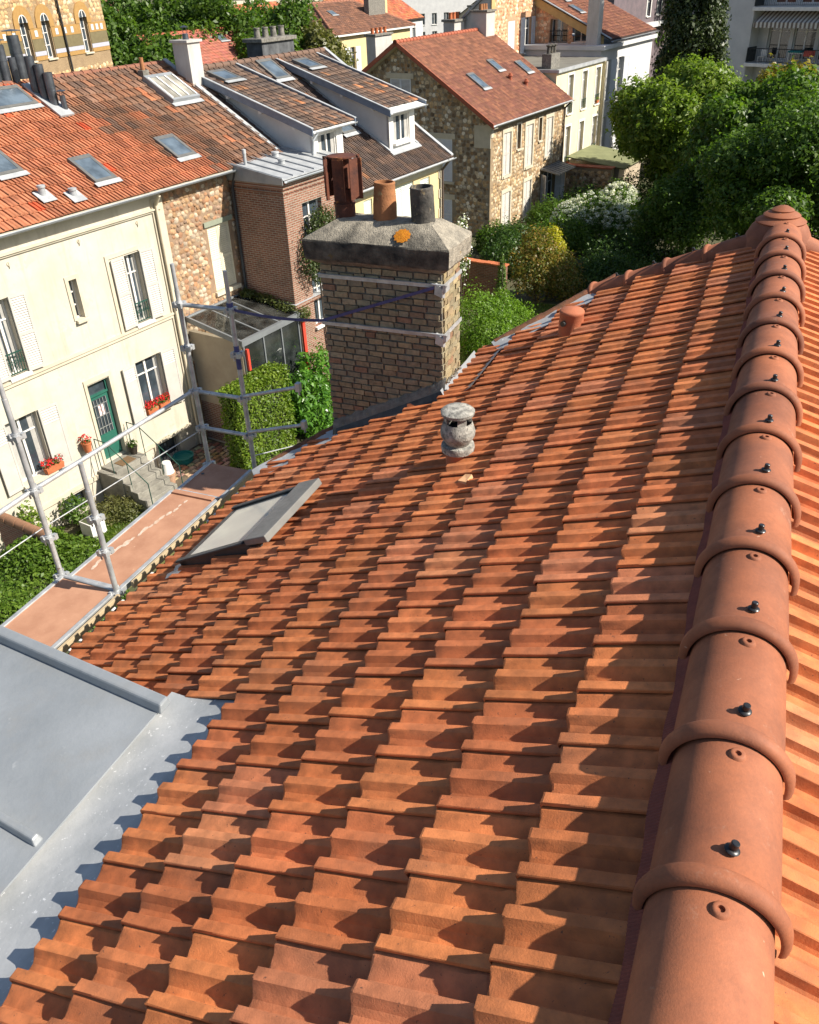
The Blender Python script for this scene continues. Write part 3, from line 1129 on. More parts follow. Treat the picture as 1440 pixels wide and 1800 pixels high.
def deck(x0, x1, y0, y1, z):
    m = MB(LS)
    m.box(x0 + .01, x1 - .01, y0 + .045, y1 - .045, z - .012, z)
    d = m.build('deck_panel', PLY, sc)
    for yy in (y0, y1 - .047):
        m = MB(LS)
        m.box(x0, x1, yy, yy + .047, z - .055, z + .012)
        bevel(m.build('deck_edge', STEEL, d), .006)
    m = MB(LS)
    m.box(x0 - .004, x0 + .03, y0 + .05, y1 - .05, z - .05, z + .004)
    m.build('deck_end', STEEL, d)
    return d


d1 = deck(2.2, 4.80, 5.13, 5.83, DZ)
d2 = deck(4.84, 6.55, 5.11, 5.76, DZ)
d3 = deck(6.58, 7.26, 5.09, 5.71, DZ + .0)
m = MB(LS)
m.box(6.50, 6.57, 5.17, 5.70, DZ + .002, DZ + .022)
m.build('hatch_strip', PLY, d2)
m = MB(LS)
m.lathe((7.0, 5.62, DZ + .003), [(0, 0), (.022, 0)], 12)
m.build('finger_hole', DARKM, d3)
rail((4.82, 5.13, 7.55), (4.83, 5.84, 7.55), .022, 'transom')
rail((7.27, 5.08, 7.50), (7.28, 5.74, 7.50), .022, 'transom')
WOODT = mat('pale_toe_board', (0.46, 0.36, 0.22), (0.36, 0.28, 0.18), 3, .8, 60, .2, .004)
for x0, x1 in ((2.3, 4.72), (4.92, 7.2)):
    bevel(MB(LS).box(x0, x1, 5.02, 5.055, DZ - .02, DZ + .055).build('toe_board', WOODT, sc), .004)
# spilled plaster on the deck
m = MB(LS)
g = random.Random(3)
for i in range(16):
    x, y = 5.05 + i * .09, 5.62 - .012 * i + g.uniform(-.02, .02)
    r_ = g.uniform(.02, .045)
    m.poly([(x + r_ * 1.6 * math.cos(t), y + r_ * .7 * math.sin(t) * g.uniform(.6, 1.2), DZ + .0035 + i * .00002) for t in (0, .8, 1.6, 2.4, 3.1, 3.9, 4.7, 5.5)])
for (x, y) in ():
    m.poly([(x + .07 * math.cos(t), y + .05 * math.sin(t) * g.uniform(.6, 1.2), DZ + .0042) for t in (0, .9, 1.7, 2.4, 3.1, 3.9, 4.7, 5.5)])
m.build('plaster_spill', mat('plaster', (.56, .46, .38), (.44, .30, .21), 14, .95), sc)['kind'] = 'stuff'
BLUE = mat('blue_webbing', (0.075, 0.085, 0.21), (0.055, 0.06, 0.16), 8, .6, 200, .3, .003)
m = MB(LS)
m.tube((7.28, 5.07, 9.50), (7.28, 5.07, 9.60), .036, 12)
m.tube((7.28, 5.07, 9.02), (7.28, 5.07, 9.12), .0295, 12)
m.tube((7.28, 5.07, 8.85), (7.28, 5.07, 9.0), .0285, 12)
m.build('strap_wrap', BLUE, sc)
# thin guy cable
rail((4.84, 5.87, 8.12), (7.28, 5.75, 7.98), .006, 'tie_wire')
rail((2.2, 5.93, 8.2), (4.84, 5.87, 8.12), .006, 'tie_wire')
rail((7.28, 5.07, 7.75), (8.9, 4.7, 7.3), .006, 'tie_wire')
# blue ratchet strap from the post to the chimney band
pts = []
for i in range(25):
    t = i / 24
    pts.append(Vector((6.94, 4.82, 9.68)).lerp(Vector((6.79, 3.715, 9.735)), t) + Vector((0, 0, -.03 * math.sin(t * math.pi))))
for i in range(1, 17):
    t = i / 16
    pts.append(Vector((6.785, 3.715, 9.735)).lerp(Vector((6.76, 2.56, 10.165)), t))
rows = [[tuple(main(*p)) for p in pts], [tuple(main(p.x + .004, p.y, p.z - .030)) for p in pts]]
m = MB()
m.grid(rows)
st_ = m.build('ratchet_strap', BLUE)
so_ = st_.modifiers.new('thick', 'SOLIDIFY')
so_.thickness = .003
tag(st_, 'blue webbing strap stretched from the scaffold post across the brick chimney', 'strap')
# ================================================================== building helpers (all in a house's own x along the row, y away from us, z up)
def facade_map(kind, at):
    """(u, n, z) -> house coordinates; n points out of the wall"""
    if kind == 'front':                      # faces -y
        return lambda u, n, z: (u, at - n, z)
    if kind == 'side':                       # faces -x
        return lambda u, n, z: (at - n, u, z)
    if kind == 'back':
        return lambda u, n, z: (u, at + n, z)
    return lambda u, n, z: (at + n, u, z)    # faces +x


def wall(root, fm, u0, u1, z0, z1, holes, mt, depth=.22, name='wall', top=None):
    """wall sheet with real openings and reveals; holes (u0,u1,z0,z1); top: list of (u,z) for a gable outline above z1"""
    us = sorted({u0, u1} | {h[0] for h in holes} | {h[1] for h in holes})
    zs = sorted({z0, z1} | {h[2] for h in holes} | {h[3] for h in holes})
    m = MB(fm)
    for a, b in zip(us[:-1], us[1:]):
        for c, d in zip(zs[:-1], zs[1:]):
            mu, mz = (a + b) / 2, (c + d) / 2
            if any(h[0] < mu < h[1] and h[2] < mz < h[3] for h in holes):
                continue
            m.poly([(a, 0, c), (b, 0, c), (b, 0, d), (a, 0, d)])
    for h in holes:
        a, b, c, d = h[:4]
        m.poly([(a, 0, c), (a, -depth, c), (a, -depth, d), (a, 0, d)])
        m.poly([(b, 0, c), (b, -depth, c), (b, -depth, d), (b, 0, d)])
        m.poly([(a, 0, c), (b, 0, c), (b, -depth, c), (a, -depth, c)])
        m.poly([(a, 0, d), (b, 0, d), (b, -depth, d), (a, -depth, d)])
    if top:
        m.poly([(u, 0, z) for u, z in top])
    return m.build(name, mt, root)


GLASS = glassmat('dark_window_glass')
CURT = mat('net_curtain', (.42, .41, .38), (.33, .32, .30), 4, .6)
SHUT = mat('shutter_paint', (0.50, 0.475, 0.43), (0.43, 0.41, 0.37), 3, .6, 30, .1, .003, spec=.35)
SHUTB = mat('blue_white_shutter', (0.66, 0.68, 0.70), (0.58, 0.60, 0.63), 3, .6, 30, .1, .003)


def window(root, fm, u0, u1, z0, z1, depth=.20, frame=.05, mull=1, trans=(.68,), mt=None, glass=None, sill=.10, surround=None, smt=None, name='window', arch=False, curtain=0.0):
    """casement window set back in its opening: frame with bars, pane, sill"""
    mt = mt or WHITEP
    m = MB(fm)
    n0, n1 = -depth, -depth + .05
    for q in ((u0, u0 + frame, z0, z1), (u1 - frame, u1, z0, z1), (u0 + frame, u1 - frame, z0, z0 + frame), (u0 + frame, u1 - frame, z1 - frame, z1)):
        m.box(q[0], q[1], n0, n1, q[2], q[3])
    for k in range(mull):
        uc = u0 + (u1 - u0) * (k + 1) / (mull + 1)
        m.box(uc - frame * .65, uc + frame * .65, n0 + .003, n1 + .006, z0 + frame, z1 - frame)
    for t in trans:
        zc = z0 + (z1 - z0) * t
        m.box(u0 + frame, u1 - frame, n0 + .006, n1 - .008, zc - .017, zc + .017)
    o = m.build(name, mt, root)
    MB(fm).box(u0 + .01, u1 - .01, n0 + .004, n0 + .012, z0 + .01, z1 - .01).build('pane', glass or GLASS, o)
    if curtain:
        w_ = (u1 - u0 - 2 * frame) * curtain
        for a_, b_ in ((u0 + frame, u0 + frame + w_), (u1 - frame - w_ * .8, u1 - frame)):
            m = MB(fm)
            k_ = 9
            m.grid([[(a_ + (b_ - a_) * q / k_, n0 + .016 + .004 * (q % 2), z_) for q in range(k_ + 1)] for z_ in (z0 + frame, z1 - frame)])
            m.build('curtain', CURT, o)
    if sill:
        bevel(MB(fm).box(u0 - .06, u1 + .06, -depth + .051, sill, z0 - .09, z0 - .003).build('sill', smt or WHITEP, o), .01)
    if surround:
        m = MB(fm)
        s = surround
        m.box(u0 - s, u0, .0, .025, z0, z1)
        m.box(u1, u1 + s, .0, .025, z0, z1)
        m.box(u0 - s, u1 + s, .0, .027, z1, z1 + s)
        m.build('surround', smt or WHITEP, o)
    return o


def shutter(root, fm, u0, u1, z0, z1, n=.03, ang=0.0, hinge=0, louv=(0.0, 1.0), mt=None, slats=None, name='shutter'):
    """framed shutter leaf; louvred between the two fractions of its height, plain elsewhere"""
    mt = mt or SHUT
    w_ = u1 - u0
    hu = u0 if hinge == 0 else u1

    def fa(u, nn, z):
        du = u - hu
        return fm(hu + du * math.cos(ang), nn + abs(du) * math.sin(ang), z)
    m = MB(fa)
    fr = .05
    t = .035
    for q in ((u0, u0 + fr, z0, z1), (u1 - fr, u1, z0, z1), (u0 + fr, u1 - fr, z0, z0 + .07), (u0 + fr, u1 - fr, z1 - .06, z1)):
        m.box(q[0], q[1], n, n + t, q[2], q[3])
    la, lb = z0 + (z1 - z0) * louv[0], z0 + (z1 - z0) * louv[1]
    if louv[0] > 0.01:
        m.box(u0 + fr, u1 - fr, n + .008, n + t - .008, z0 + .07, la)
    zc = (z0 + z1) / 2
    if louv[0] < .3:
        m.box(u0 + fr, u1 - fr, n + .002, n + t - .002, zc - .035, zc + .035)
    o = m.build(name, mt, root)
    m = MB(fa)
    ns = slats or int((lb - la) / .062)
    z = max(la, z0 + .07)
    e = min(lb, z1 - .06)
    st = (e - z) / max(1, ns)
    for k in range(ns):
        zz = z + st * k
        m.hexa([(u0 + fr, n + t - .006, zz + .003), (u1 - fr, n + t - .006, zz + .003), (u1 - fr, n + .006, zz + st * .72), (u0 + fr, n + .006, zz + st * .72),
                (u0 + fr, n + t - .002, zz + .010), (u1 - fr, n + t - .002, zz + .010), (u1 - fr, n + .010, zz + st * .72 + .008), (u0 + fr, n + .010, zz + st * .72 + .008)])
    so = m.build('louvres', mt, o)
    so['kind'] = 'stuff'
    return o


# --- tiled roofs of the neighbours
def small_tile(w_, c_, st, rib, prof=None):
    pr = prof or [(0, .0), (0, rib), (.16, rib), (.24, rib * .35), (.44, .1 * rib), (.50, rib * .9), (.64, rib * .95), (.72, rib * .3), (1.03, .05 * rib)]
    V = []
    ys = [(-.0, -.022), (0, 0), (-c_ * .6, 0), (-c_ * 1.1, 0)]
    for y, dz in ys:
        for u, h in pr:
            V.append((u * w_, y, (h if dz == 0 else h * .3) + st * (1 + y / c_) + dz))
    n = len(pr)
    F = [[i * n + j, i * n + j + 1, (i + 1) * n + j + 1, (i + 1) * n + j] for i in range(3) for j in range(n - 1)]
    return np.array(V), F


def tiled(root, name, org, X, D, w_, c_, nx, ny, inside, colf, nobj, mo, ms, st=.03, rib=.03, seed=1, near=None, under=True, jit=.012):
    """roof of single tiles: org = top left corner, X along the courses, D down the slope; nobj of them are objects"""
    g = random.Random(seed)
    X = Vector(X).normalized()
    D = Vector(D).normalized()
    Z = X.cross(D)
    if Z.z < 0:
        Z = -Z
        flip = True
    else:
        flip = False
    V, F = small_tile(w_, c_, st, rib)
    me = bpy.data.meshes.new('roof_tile')
    me.from_pydata([tuple(v) for v in V], [], F)
    me.materials.append(mo)
    B = Matrix((X, D, Z)).transposed()
    L = []
    for k in range(ny):
        for j in range(nx):
            u, d = j * w_, (k + 1) * c_
            if inside(u + w_ / 2, d - c_ / 2):
                L.append((u, d))
    if near:
        L.sort(key=lambda q: (Vector(org) + X * q[0] + D * q[1] - Vector(near)).length)
    SV, SC = [], []
    for i, (u, d) in enumerate(L):
        col = colf(u, d, g)
        p = Vector(org) + X * u + D * (d + g.uniform(-jit, jit))
        b3 = B @ Matrix.Rotation(g.uniform(-.012, .012), 3, 'Z')
        if i < nobj:
            o = link('roof_tile', me, root)
            mm = b3.to_4x4()
            mm.translation = p
            o.matrix_local = mm
            o.color = c4(col)
        else:
            SV.append(V @ np.array(b3).T + np.array(p))
            SC.append(col)
    if SV:
        join_np(name, ms, np.array(SV), F, root, np.array(SC))


# --- rubble stonework
STONE = mat('rubble_stone', (1, 1, 1), None, 12, .92, 70, .6, .012, obcol=True, var=.25)
STONE_S = mat('rubble_stone_joined', (1, 1, 1), None, 12, .92, 70, .6, .012, obcol=True, attr='tint', var=.25)


def stone_geo(seed):
    g = random.Random(seed)
    n = 8
    a = [2 * math.pi * k / n + g.uniform(-.25, .25) for k in range(n)]
    r = [g.uniform(.80, 1.08) for _ in range(n)]
    V = [(r[k] * math.cos(a[k]), -.0, r[k] * math.sin(a[k])) for k in range(n)]
    V += [(r[k] * .72 * math.cos(a[k]) + .05, g.uniform(.65, 1.0), r[k] * .72 * math.sin(a[k])) for k in range(n)]
    V += [(g.uniform(-.1, .1), 1.12, g.uniform(-.1, .1))]
    F = [[k, (k + 1) % n, n + (k + 1) % n, n + k] for k in range(n)] + [[n + 2 * k, n + 2 * k + 1, n + (2 * k + 2) % n, 2 * n] for k in range(n // 2)]
    return np.array(V), F


SG = [stone_geo(k + 40) for k in range(8)]
SME = []
for V, F in SG:
    me = bpy.data.meshes.new('stone')
    me.from_pydata([tuple(v) for v in V], [], F)
    me.materials.append(STONE)
    SME.append(me)


def rubble(root, fm, u0, u1, z0, z1, size, inside, pal, nobj=0, seed=3, relief=.03):
    """irregular stones set in the mortar of a wall"""
    g = random.Random(seed)
    L = []
    z = z0 + size * .5
    k = 0
    while z < z1:
        u = u0 + (size * .6 if k % 2 else 0) + g.uniform(0, size * .4)
        while u < u1:
            s = size * g.uniform(.62, 1.12)
            uu, zz = u + g.uniform(-.15, .15) * size, z + g.uniform(-.2, .2) * size
            if inside(uu, zz):
                L.append((uu, zz, s))
            u += s * 1.02
        z += size * .80
        k += 1
    g.shuffle(L)
    SV, SC = [], []
    o0 = Vector(fm(0, 0, 0))
    U = Vector(fm(1, 0, 0)) - o0
    Nn = Vector(fm(0, 1, 0)) - o0
    B = Matrix((U, Nn, Vector((0, 0, 1)))).transposed()
    for i, (u, z, s) in enumerate(L):
        v = g.randrange(8)
        c = g.choice(pal)
        f = g.uniform(.75, 1.25)
        c = tuple(q * f for q in c)
        sc_ = Matrix.Diagonal((s * .60 * g.uniform(.85, 1.15), relief * g.uniform(.5, 1.3), s * .50 * g.uniform(.85, 1.2)))
        b3 = B @ Matrix.Rotation(g.uniform(-.5, .5), 3, 'Y') @ sc_
        p = Vector(fm(u, -.004, z))
        if i < nobj:
            o = link('stone', SME[v], root)
            mm = b3.to_4x4()
            mm.translation = p
            o.matrix_local = mm
            o.color = c4(c)
        else:
            V, F = SG[v]
            SV.append(V @ np.array(b3).T + np.array(p))
            SC.append(c)
    if SV:
        _, F = SG[0]
        join_np('rubble_stones', STONE_S, np.array(SV), F, root, np.array(SC))


def skylight(root, org, X, D, x0, x1, d0, d1, fr=None, glass=None, th=.09, name='skylight'):
    X = Vector(X).normalized()
    D = Vector(D).normalized()
    Z = X.cross(D)
    if Z.z < 0:
        Z = -Z
    O = Vector(org)
    f = lambda x, d, h: tuple(O + X * x + D * d + Z * h)
    m = MB(f)
    w_ = .09
    for q in ((x0, x0 + w_, d0, d1), (x1 - w_, x1, d0, d1), (x0 + w_, x1 - w_, d0, d0 + w_ * 1.5), (x0 + w_, x1 - w_, d1 - w_, d1)):
        m.box(q[0], q[1], q[2], q[3], -.02, th)
    o = m.build(name, fr or GREYAL2, root)
    MB(f).box(x0 + w_ - .005, x1 - w_ + .005, d0 + w_, d1 - w_ + .005, th * .86, th * .93).build('pane', glass or SKYG, o)
    MB(f).box(x0 - .06, x1 + .06, d1 + .002, d1 + .16, .088, .10).build('flashing', ZINC_L, o)
    return o


GREYAL2 = mat('skylight_frame', (0.16, 0.16, 0.15), (0.12, 0.12, 0.115), 5, .5, 50, .05, .002, metal=.2)
SKYG = glassmat('skylight_glass', (0.06, 0.08, 0.10), .15, .45)


def gutter(root, p0, p1, out, r=.065, mt=None):
    p0 = Vector(p0)
    p1 = Vector(p1)
    out = Vector(out).normalized()
    m = MB()
    rows = []
    for k in range(9):
        t = math.pi * k / 8
        e = out * (-math.cos(t) * r) + Vector((0, 0, -math.sin(t) * r))
        rows.append([tuple(p0 + e), tuple(p1 + e)])
    m.grid(rows)
    m.tube(p0 + out * r, p1 + out * r, .009, 6)
    return m.build('gutter', mt or ZINC, root, 60)


def downpipe(root, pts, r=.045, mt=None, name='downpipe'):
    m = MB()
    m.path(pts, r, 10)
    for p in pts[1:-1]:
        m.lathe((p[0], p[1], p[2] - r), [(0, 0), (r, 0), (r * 1.05, r), (r, 2 * r), (0, 2 * r)], 10)
    return m.build(name, mt or ZINC, root, 60)


def pot_of_flowers(name, label, loc, rz, L, col, flower, seed, cat='flower box', group=None, round_=False, n=160, fn=220):
    r_ = empty(name, loc, rz, label, cat, group)
    m = MB()
    if round_:
        m.lathe((0, 0, 0), [(0, 0), (L * .34, 0), (L * .5, .26), (L * .54, .26), (L * .54, .30), (L * .48, .30), (L * .46, .25), (0, .25)], 18)
    else:
        m.hexa([(-L / 2 + .02, -.07, 0), (L / 2 - .02, -.07, 0), (L / 2 - .02, .07, 0), (-L / 2 + .02, .07, 0), (-L / 2, -.09, .16), (L / 2, -.09, .16), (L / 2, .09, .16), (-L / 2, .09, .16)])
    m.build('pot', col, r_, 40)
    z = .36 if round_ else .24
    bl = [(x, 0, z, .13, .13, .12) for x in ([-L * .32, 0, L * .32] if not round_ else [0])]
    leaves('foliage', GERL, bl, n, .055, seed, r_, kind=None, shell=.3)
    leaves('blossom', flower, [(b[0], b[1], b[2] + .06, .15, .15, .09) for b in bl], fn, .045, seed + 1, r_, kind=None, shell=.5, aspect=.9)
    return r_


GERL = leafmat('geranium_leaf', (.05, .13, .02), (.09, .2, .03))
REDF = leafmat('red_petals', (.55, .012, .018), (.75, .03, .03), .15, .6)
BOXT = mat('terracotta_box', (.48, .15, .06), (.40, .12, .05), 6, .8)
# ================================================================== cream house across the garden
cream = empty('cream_house', row(0, 0), ROWZ, 'cream rendered house with white shutters, green door and patchy orange tile roof', 'house')
F0 = facade_map('front', 0.0)
holes = [(-1.26, -.73, 4.42, 6.31), (-5.36, -4.86, 4.42, 6.28), (-3.10, -2.86, 5.16, 6.18), (-3.34, -2.62, 1.05, 3.38), (-1.66, -.72, 1.78, 3.40), (-5.90, -4.98, 1.66, 3.38),
         (-1.5, -.66, .10, .70), (-5.0, -4.2, .10, .66)]
wall(cream, F0, -9.0, .30, -.05, 7.60, holes, RENDER_C)
# neighbours to the left close the wall; plinth, string course, cornice, quoin pilaster
trim = mat('stone_trim', (0.54, 0.485, 0.375), (0.46, 0.41, 0.31), 2.5, .85, 40, .2, .006)
m = MB(F0)
m.box(-9, -5.05, .0, .045, 4.21, 4.36)
m.box(-5.05, -1.45, .0, .044, 4.21, 4.36)
m.box(-1.45, .3, .0, .045, 4.21, 4.36)
m.box(-9, .3, .045, .075, 4.30, 4.36)
m.build('string_course', trim, cream)
bevel(MB(F0).box(-9, .3, .0, .05, 7.16, 7.26).build('cornice', trim, cream), .012)
MB(F0).box(-9, .3, .05, .09, 7.22, 7.26).build('cornice', trim, cream)
MB(F0).box(.02, .42, .0, .04, .05, 7.5).build('pilaster', trim, cream)
MB(F0).box(-9, .0, .0, .06, .74, .86).build('plinth_band', trim, cream)
window(cream, F0, -1.26, -.73, 4.42, 6.31, surround=None, trans=(.72,), curtain=.2)
m = MB(F0)
for q in ((-1.86, -1.76, 4.36, 6.36), (-1.86, -.62, 6.36, 6.46), (-.72, -.62, 6.30, 6.36)):
    m.box(q[0], q[1], 0, .03, q[2], q[3])
m.build('window_surround', trim, cream)
shutter(cream, F0, -1.74, -1.27, 4.42, 6.33, hinge=1, ang=.06)
shutter(cream, F0, -.72, -.27, 4.42, 6.33, hinge=0, ang=.10)
window(cream, F0, -5.36, -4.86, 4.42, 6.28, trans=(.72,), curtain=.3)
shutter(cream, F0, -5.84, -5.37, 4.42, 6.31, hinge=1, ang=.06)
shutter(cream, F0, -4.85, -4.41, 4.42, 6.31, hinge=0, ang=.10)
window(cream, F0, -3.10, -2.86, 5.16, 6.18, mull=0, trans=(.33, .66), surround=.10, smt=trim, frame=.035)
GREEN = mat('green_paint', (0.022, 0.12, 0.085), (0.018, 0.095, 0.07), 3, .45, 30, .1, .003, spec=.5)
IRONG = mat('green_iron', (0.02, 0.07, 0.05), (0.015, 0.05, 0.04), 9, .5)


def balconet(u0, u1, z0, h):
    m = MB(F0)
    m.box(u0, u1, .02, .045, z0 + h - .03, z0 + h)
    m.box(u0, u1, .02, .04, z0 + .02, z0 + .045)
    n = 6
    for k in range(n):
        u = u0 + (u1 - u0) * (k + .5) / n
        m.box(u - .008, u + .008, .022, .04, z0 + .03, z0 + h - .03)
        for q in range(10):
            t0, t1 = 2 * math.pi * q / 10, 2 * math.pi * (q + 1) / 10
            m.tube((u + .03 * math.cos(t0), .03, z0 + h * .55 + .05 * math.sin(t0)), (u + .03 * math.cos(t1), .03, z0 + h * .55 + .05 * math.sin(t1)), .007, 5)
    m.build('balconet', IRONG, cream)


balconet(-1.24, -.75, 4.46, .55)
balconet(-5.34, -4.88, 4.46, .55)
window(cream, F0, -1.66, -.72, 1.78, 3.40, trans=(.72,), smt=trim, sill=.14, curtain=.12)
shutter(cream, F0, -2.16, -1.68, 1.70, 3.42, hinge=1, ang=.05, louv=(.74, .97))
shutter(cream, F0, -.70, -.20, 1.70, 3.42, hinge=0, ang=.09, louv=(.74, .97))
window(cream, F0, -5.90, -4.98, 1.66, 3.38, trans=(.72,), smt=trim, sill=.14, curtain=.22)
shutter(cream, F0, -6.40, -5.92, 1.60, 3.40, hinge=1, ang=.05, louv=(.74, .97))
shutter(cream, F0, -4.95, -4.40, 1.60, 3.40, hinge=0, ang=.09, louv=(.74, .97))
# green front door
dm = MB(F0)
dm.box(-3.34, -2.62, -.20, -.14, 1.05, 2.98)
dm.box(-3.34, -3.28, -.20, -.11, 2.98, 3.38)
dm.box(-2.68, -2.62, -.20, -.11, 2.98, 3.38)
dm.box(-3.34, -2.62, -.20, -.10, 2.96, 3.02)
dm.box(-3.28, -2.68, -.139, -.12, 1.15, 1.72)
dr = dm.build('door', GREEN, cream)
MB(F0).box(-3.22, -2.74, -.139, -.13, 1.82, 2.86).build('door_pane', GLASS, dr)
MB(F0).box(-3.28, -2.68, -.17, -.16, 3.02, 3.36).build('fanlight', GLASS, dr)
m = MB(F0)
for k in range(5):
    m.box(-3.20 + k * .105, -3.185 + k * .105, -.129, -.105, 1.82, 2.86)
for z in (2.0, 2.34, 2.68):
    m.box(-3.22, -2.74, -.128, -.112, z, z + .015)
m.build('door_grille', mat('iron_grey', (.25, .27, .25), (.2, .2, .2), 9, .5), dr)
MB(F0).box(-3.10, -2.88, -.1295, -.127, 2.36, 2.66).build('paper_notice', mat('notice_paper', (.7, .68, .66), (.6, .3, .3), 14, .8), dr)
m = MB(F0)
m.box(-3.44, -3.35, 0, .03, 1.0, 3.42)
m.box(-2.61, -2.52, 0, .03, 1.0, 3.42)
m.box(-3.44, -2.52, 0, .032, 3.42, 3.55)
m.build('door_surround', trim, cream)
# cellar openings
BARS = mat('cellar_iron', (.03, .03, .03), (.02, .02, .02), 9, .6)
for (a, b, z0, z1) in ((-1.5, -.66, .10, .70), (-5.0, -4.2, .10, .66)):
    m = MB(F0)
    m.box(a, b, -.21, -.2, z0, z1)
    o = m.build('cellar_window', GLASS, cream)
    m = MB(F0)
    for k in range(7):
        u = a + (b - a) * (k + .5) / 7
        m.tube((u, -.06, z0), (u, -.06, z1), .008, 6)
    m.build('cellar_bars', BARS, o)
    m = MB(F0)
    m.box(a - .14, a, 0, .05, -.05, z1 + .05)
    m.box(b, b + .14, 0, .05, -.05, z1 + .05)
    m.build('cellar_jamb', trim, o)
# wall ties
for u, z in ((-4.55, 7.0), (-2.5, 7.02), (-.55, 7.03)):
    m = MB(F0)
    m.tube((u, .0, z), (u, .02, z), .05, 12)
    m.box(u - .012, u + .012, .02, .035, z - .09, z + .05)
    m.build('wall_tie', trim, cream)
# steps with rails
STEPS = mat('worn_concrete', (.27, .255, .215), (.17, .16, .135), 3, .95, 40, .5, .012, spots=(.12, .115, .10), spot_scale=9)
m = MB()
for k in range(6):
    m.box(-3.55, -2.42, -.62 - .26 * k, -.0 if k == 0 else -.62 - .26 * (k - 1), -.03, 1.02 - .17 * k)
m.box(-3.72, -3.56, -1.0, -.0, -.03, .95)
for k in range(5):
    m.box(-3.70, -3.56, -1.26 - .26 * k, -1.0 - .26 * k, -.03, .82 - .17 * k)
bevel(m.build('front_steps', STEPS, cream), .015)
for x in (-3.62, -2.46):
    m = MB()
    m.path([(x, -.10, 1.05), (x, -.10, 1.95), (x, -.55, 1.95), (x, -1.95, 1.05), (x, -1.95, .15)], .014, 8)
    m.tube((x, -.62, 1.0), (x, -.62, 1.9), .012, 8)
    m.tube((x, -1.25, .6), (x, -1.25, 1.5), .012, 8)
    m.build('handrail', IRONG, cream, 50)
MB().box(-3.25, -2.75, -.55, -.2, 1.022, 1.035).build('doormat', mat('doormat', (.16, .10, .05), (.12, .075, .04), 20, 1), cream)
# rubble end bay of the same house
F0s = facade_map('front', .02)
RMORT = mat('rubble_mortar', (.29, .20, .13), (.23, .155, .10), 4, .95, 30, .6, .02)
wall(cream, F0s, .40, 3.24, -.05, 7.60, [(1.98, 2.92, 4.34, 6.30)], RMORT, name='rubble_wall')
RPAL = [(.33, .20, .11), (.38, .26, .16), (.30, .165, .095), (.42, .33, .23), (.35, .22, .12), (.27, .185, .13), (.44, .36, .27), (.34, .18, .095)]
rubble(cream, F0s, .50, 3.18, .05, 7.5, .18, lambda u, z: .46 < u < 3.20 and not (1.85 < u < 3.02 and 4.2 < z < 6.48), RPAL, 300, 5)
MB(F0s).box(1.85, 3.06, .0, .05, 6.32, 6.46).build('lintel', mat('green_lintel', (.27, .29, .22), (.22, .24, .18), 3, .8), cream)
for a, b in ((1.98, 2.445), (2.455, 2.92)):
    shutter(cream, F0s, a, b, 4.40, 6.30, n=-.06, mt=mat('cream_shutter', (.66, .60, .45), (.58, .52, .38), 3, .6))
bevel(MB(F0s).box(1.90, 3.0, -.1, .10, 4.26, 4.38).build('sill', trim, cream), .01)
# roof
P1 = R(29)
C1, S1 = math.cos(P1), math.sin(P1)
EV, EZ = -.30, 7.75
LEN = 5.15
o1 = (-8.6, EV + LEN * C1, EZ + LEN * S1)
D1 = (0, -C1, -S1)
m = MB()
m.poly([(-8.6, EV, EZ - .03), (5.45, EV, EZ - .03), (5.45, EV + LEN * C1, EZ + LEN * S1 - .03), (-8.6, EV + LEN * C1, EZ + LEN * S1 - .03)])
m.poly([(-8.6, EV + LEN * C1, EZ + LEN * S1 - .03), (5.45, EV + LEN * C1, EZ + LEN * S1 - .03), (5.45, EV + 2 * LEN * C1, EZ - .03), (-8.6, EV + 2 * LEN * C1, EZ - .03)])
rf1 = m.build('roof', UNDER, cream)
NT = mat('neighbour_tile', (1, 1, 1), None, 3, .88, 60, .3, .006, obcol=True, var=.22)
NT_S = mat('neighbour_tile_joined', (1, 1, 1), None, 3, .88, 60, .3, .006, obcol=True, attr='tint', var=.22)


def cream_cols(u, d, g):
    r_ = u - 8.6
    newer = r_ < 1.55 - (d - 2.2) * -.45 - 1.0 + g.uniform(-.35, .35) if d > 1.6 else r_ < -.1
    if d > 4.3 and r_ < 2.6 + g.uniform(-.4, .3):
        newer = True
    if newer:
        c = g.choice([(.37, .142, .072), (.35, .13, .068), (.39, .16, .084), (.33, .125, .066), (.36, .14, .072)])
        if g.random() < .02:
            c = (.46, .085, .035)
    else:
        c = g.choice([(.185, .10, .062), (.23, .115, .068), (.155, .09, .06), (.26, .125, .072), (.13, .082, .06), (.20, .115, .078)])
        if g.random() < .04:
            c = (.36, .14, .07)
    f = g.uniform(.85, 1.15)
    return tuple(q * f for q in c)


tiled(rf1, 'roof_tiles_beyond', o1, (1, 0, 0), D1, .235, .343, 60, 15, lambda u, d: not (u < 3.3), cream_cols, 300, NT, NT_S, .045, .042, 11, near=(0, 0, 8))
m = MB()
m.slab([(3.2 - .0, EV - .0, EZ - .05), (3.2, EV, EZ + .0), (-8.6, EV, EZ + .0), (-8.6, EV, EZ - .05)], (0, .30, .0))
m.build('soffit', trim, cream)
gutter(cream, (-8.6, EV - .07, EZ - .01), (3.30, EV - .07, EZ - .01), (0, -1, 0), .06, ZINC)
downpipe(cream, [(.12, -.30, 7.62), (.12, -.10, 7.35), (.12, -.10, .05)], .045, mat('cream_pipe', (.60, .52, .38), (.52, .45, .33), 2, .6))
downpipe(cream, [(3.12, -.33, 7.66), (3.14, -.12, 7.2), (3.14, -.10, 3.9)], .045, mat('dark_pipe', (.05, .055, .06), (.04, .04, .045), 2, .5))
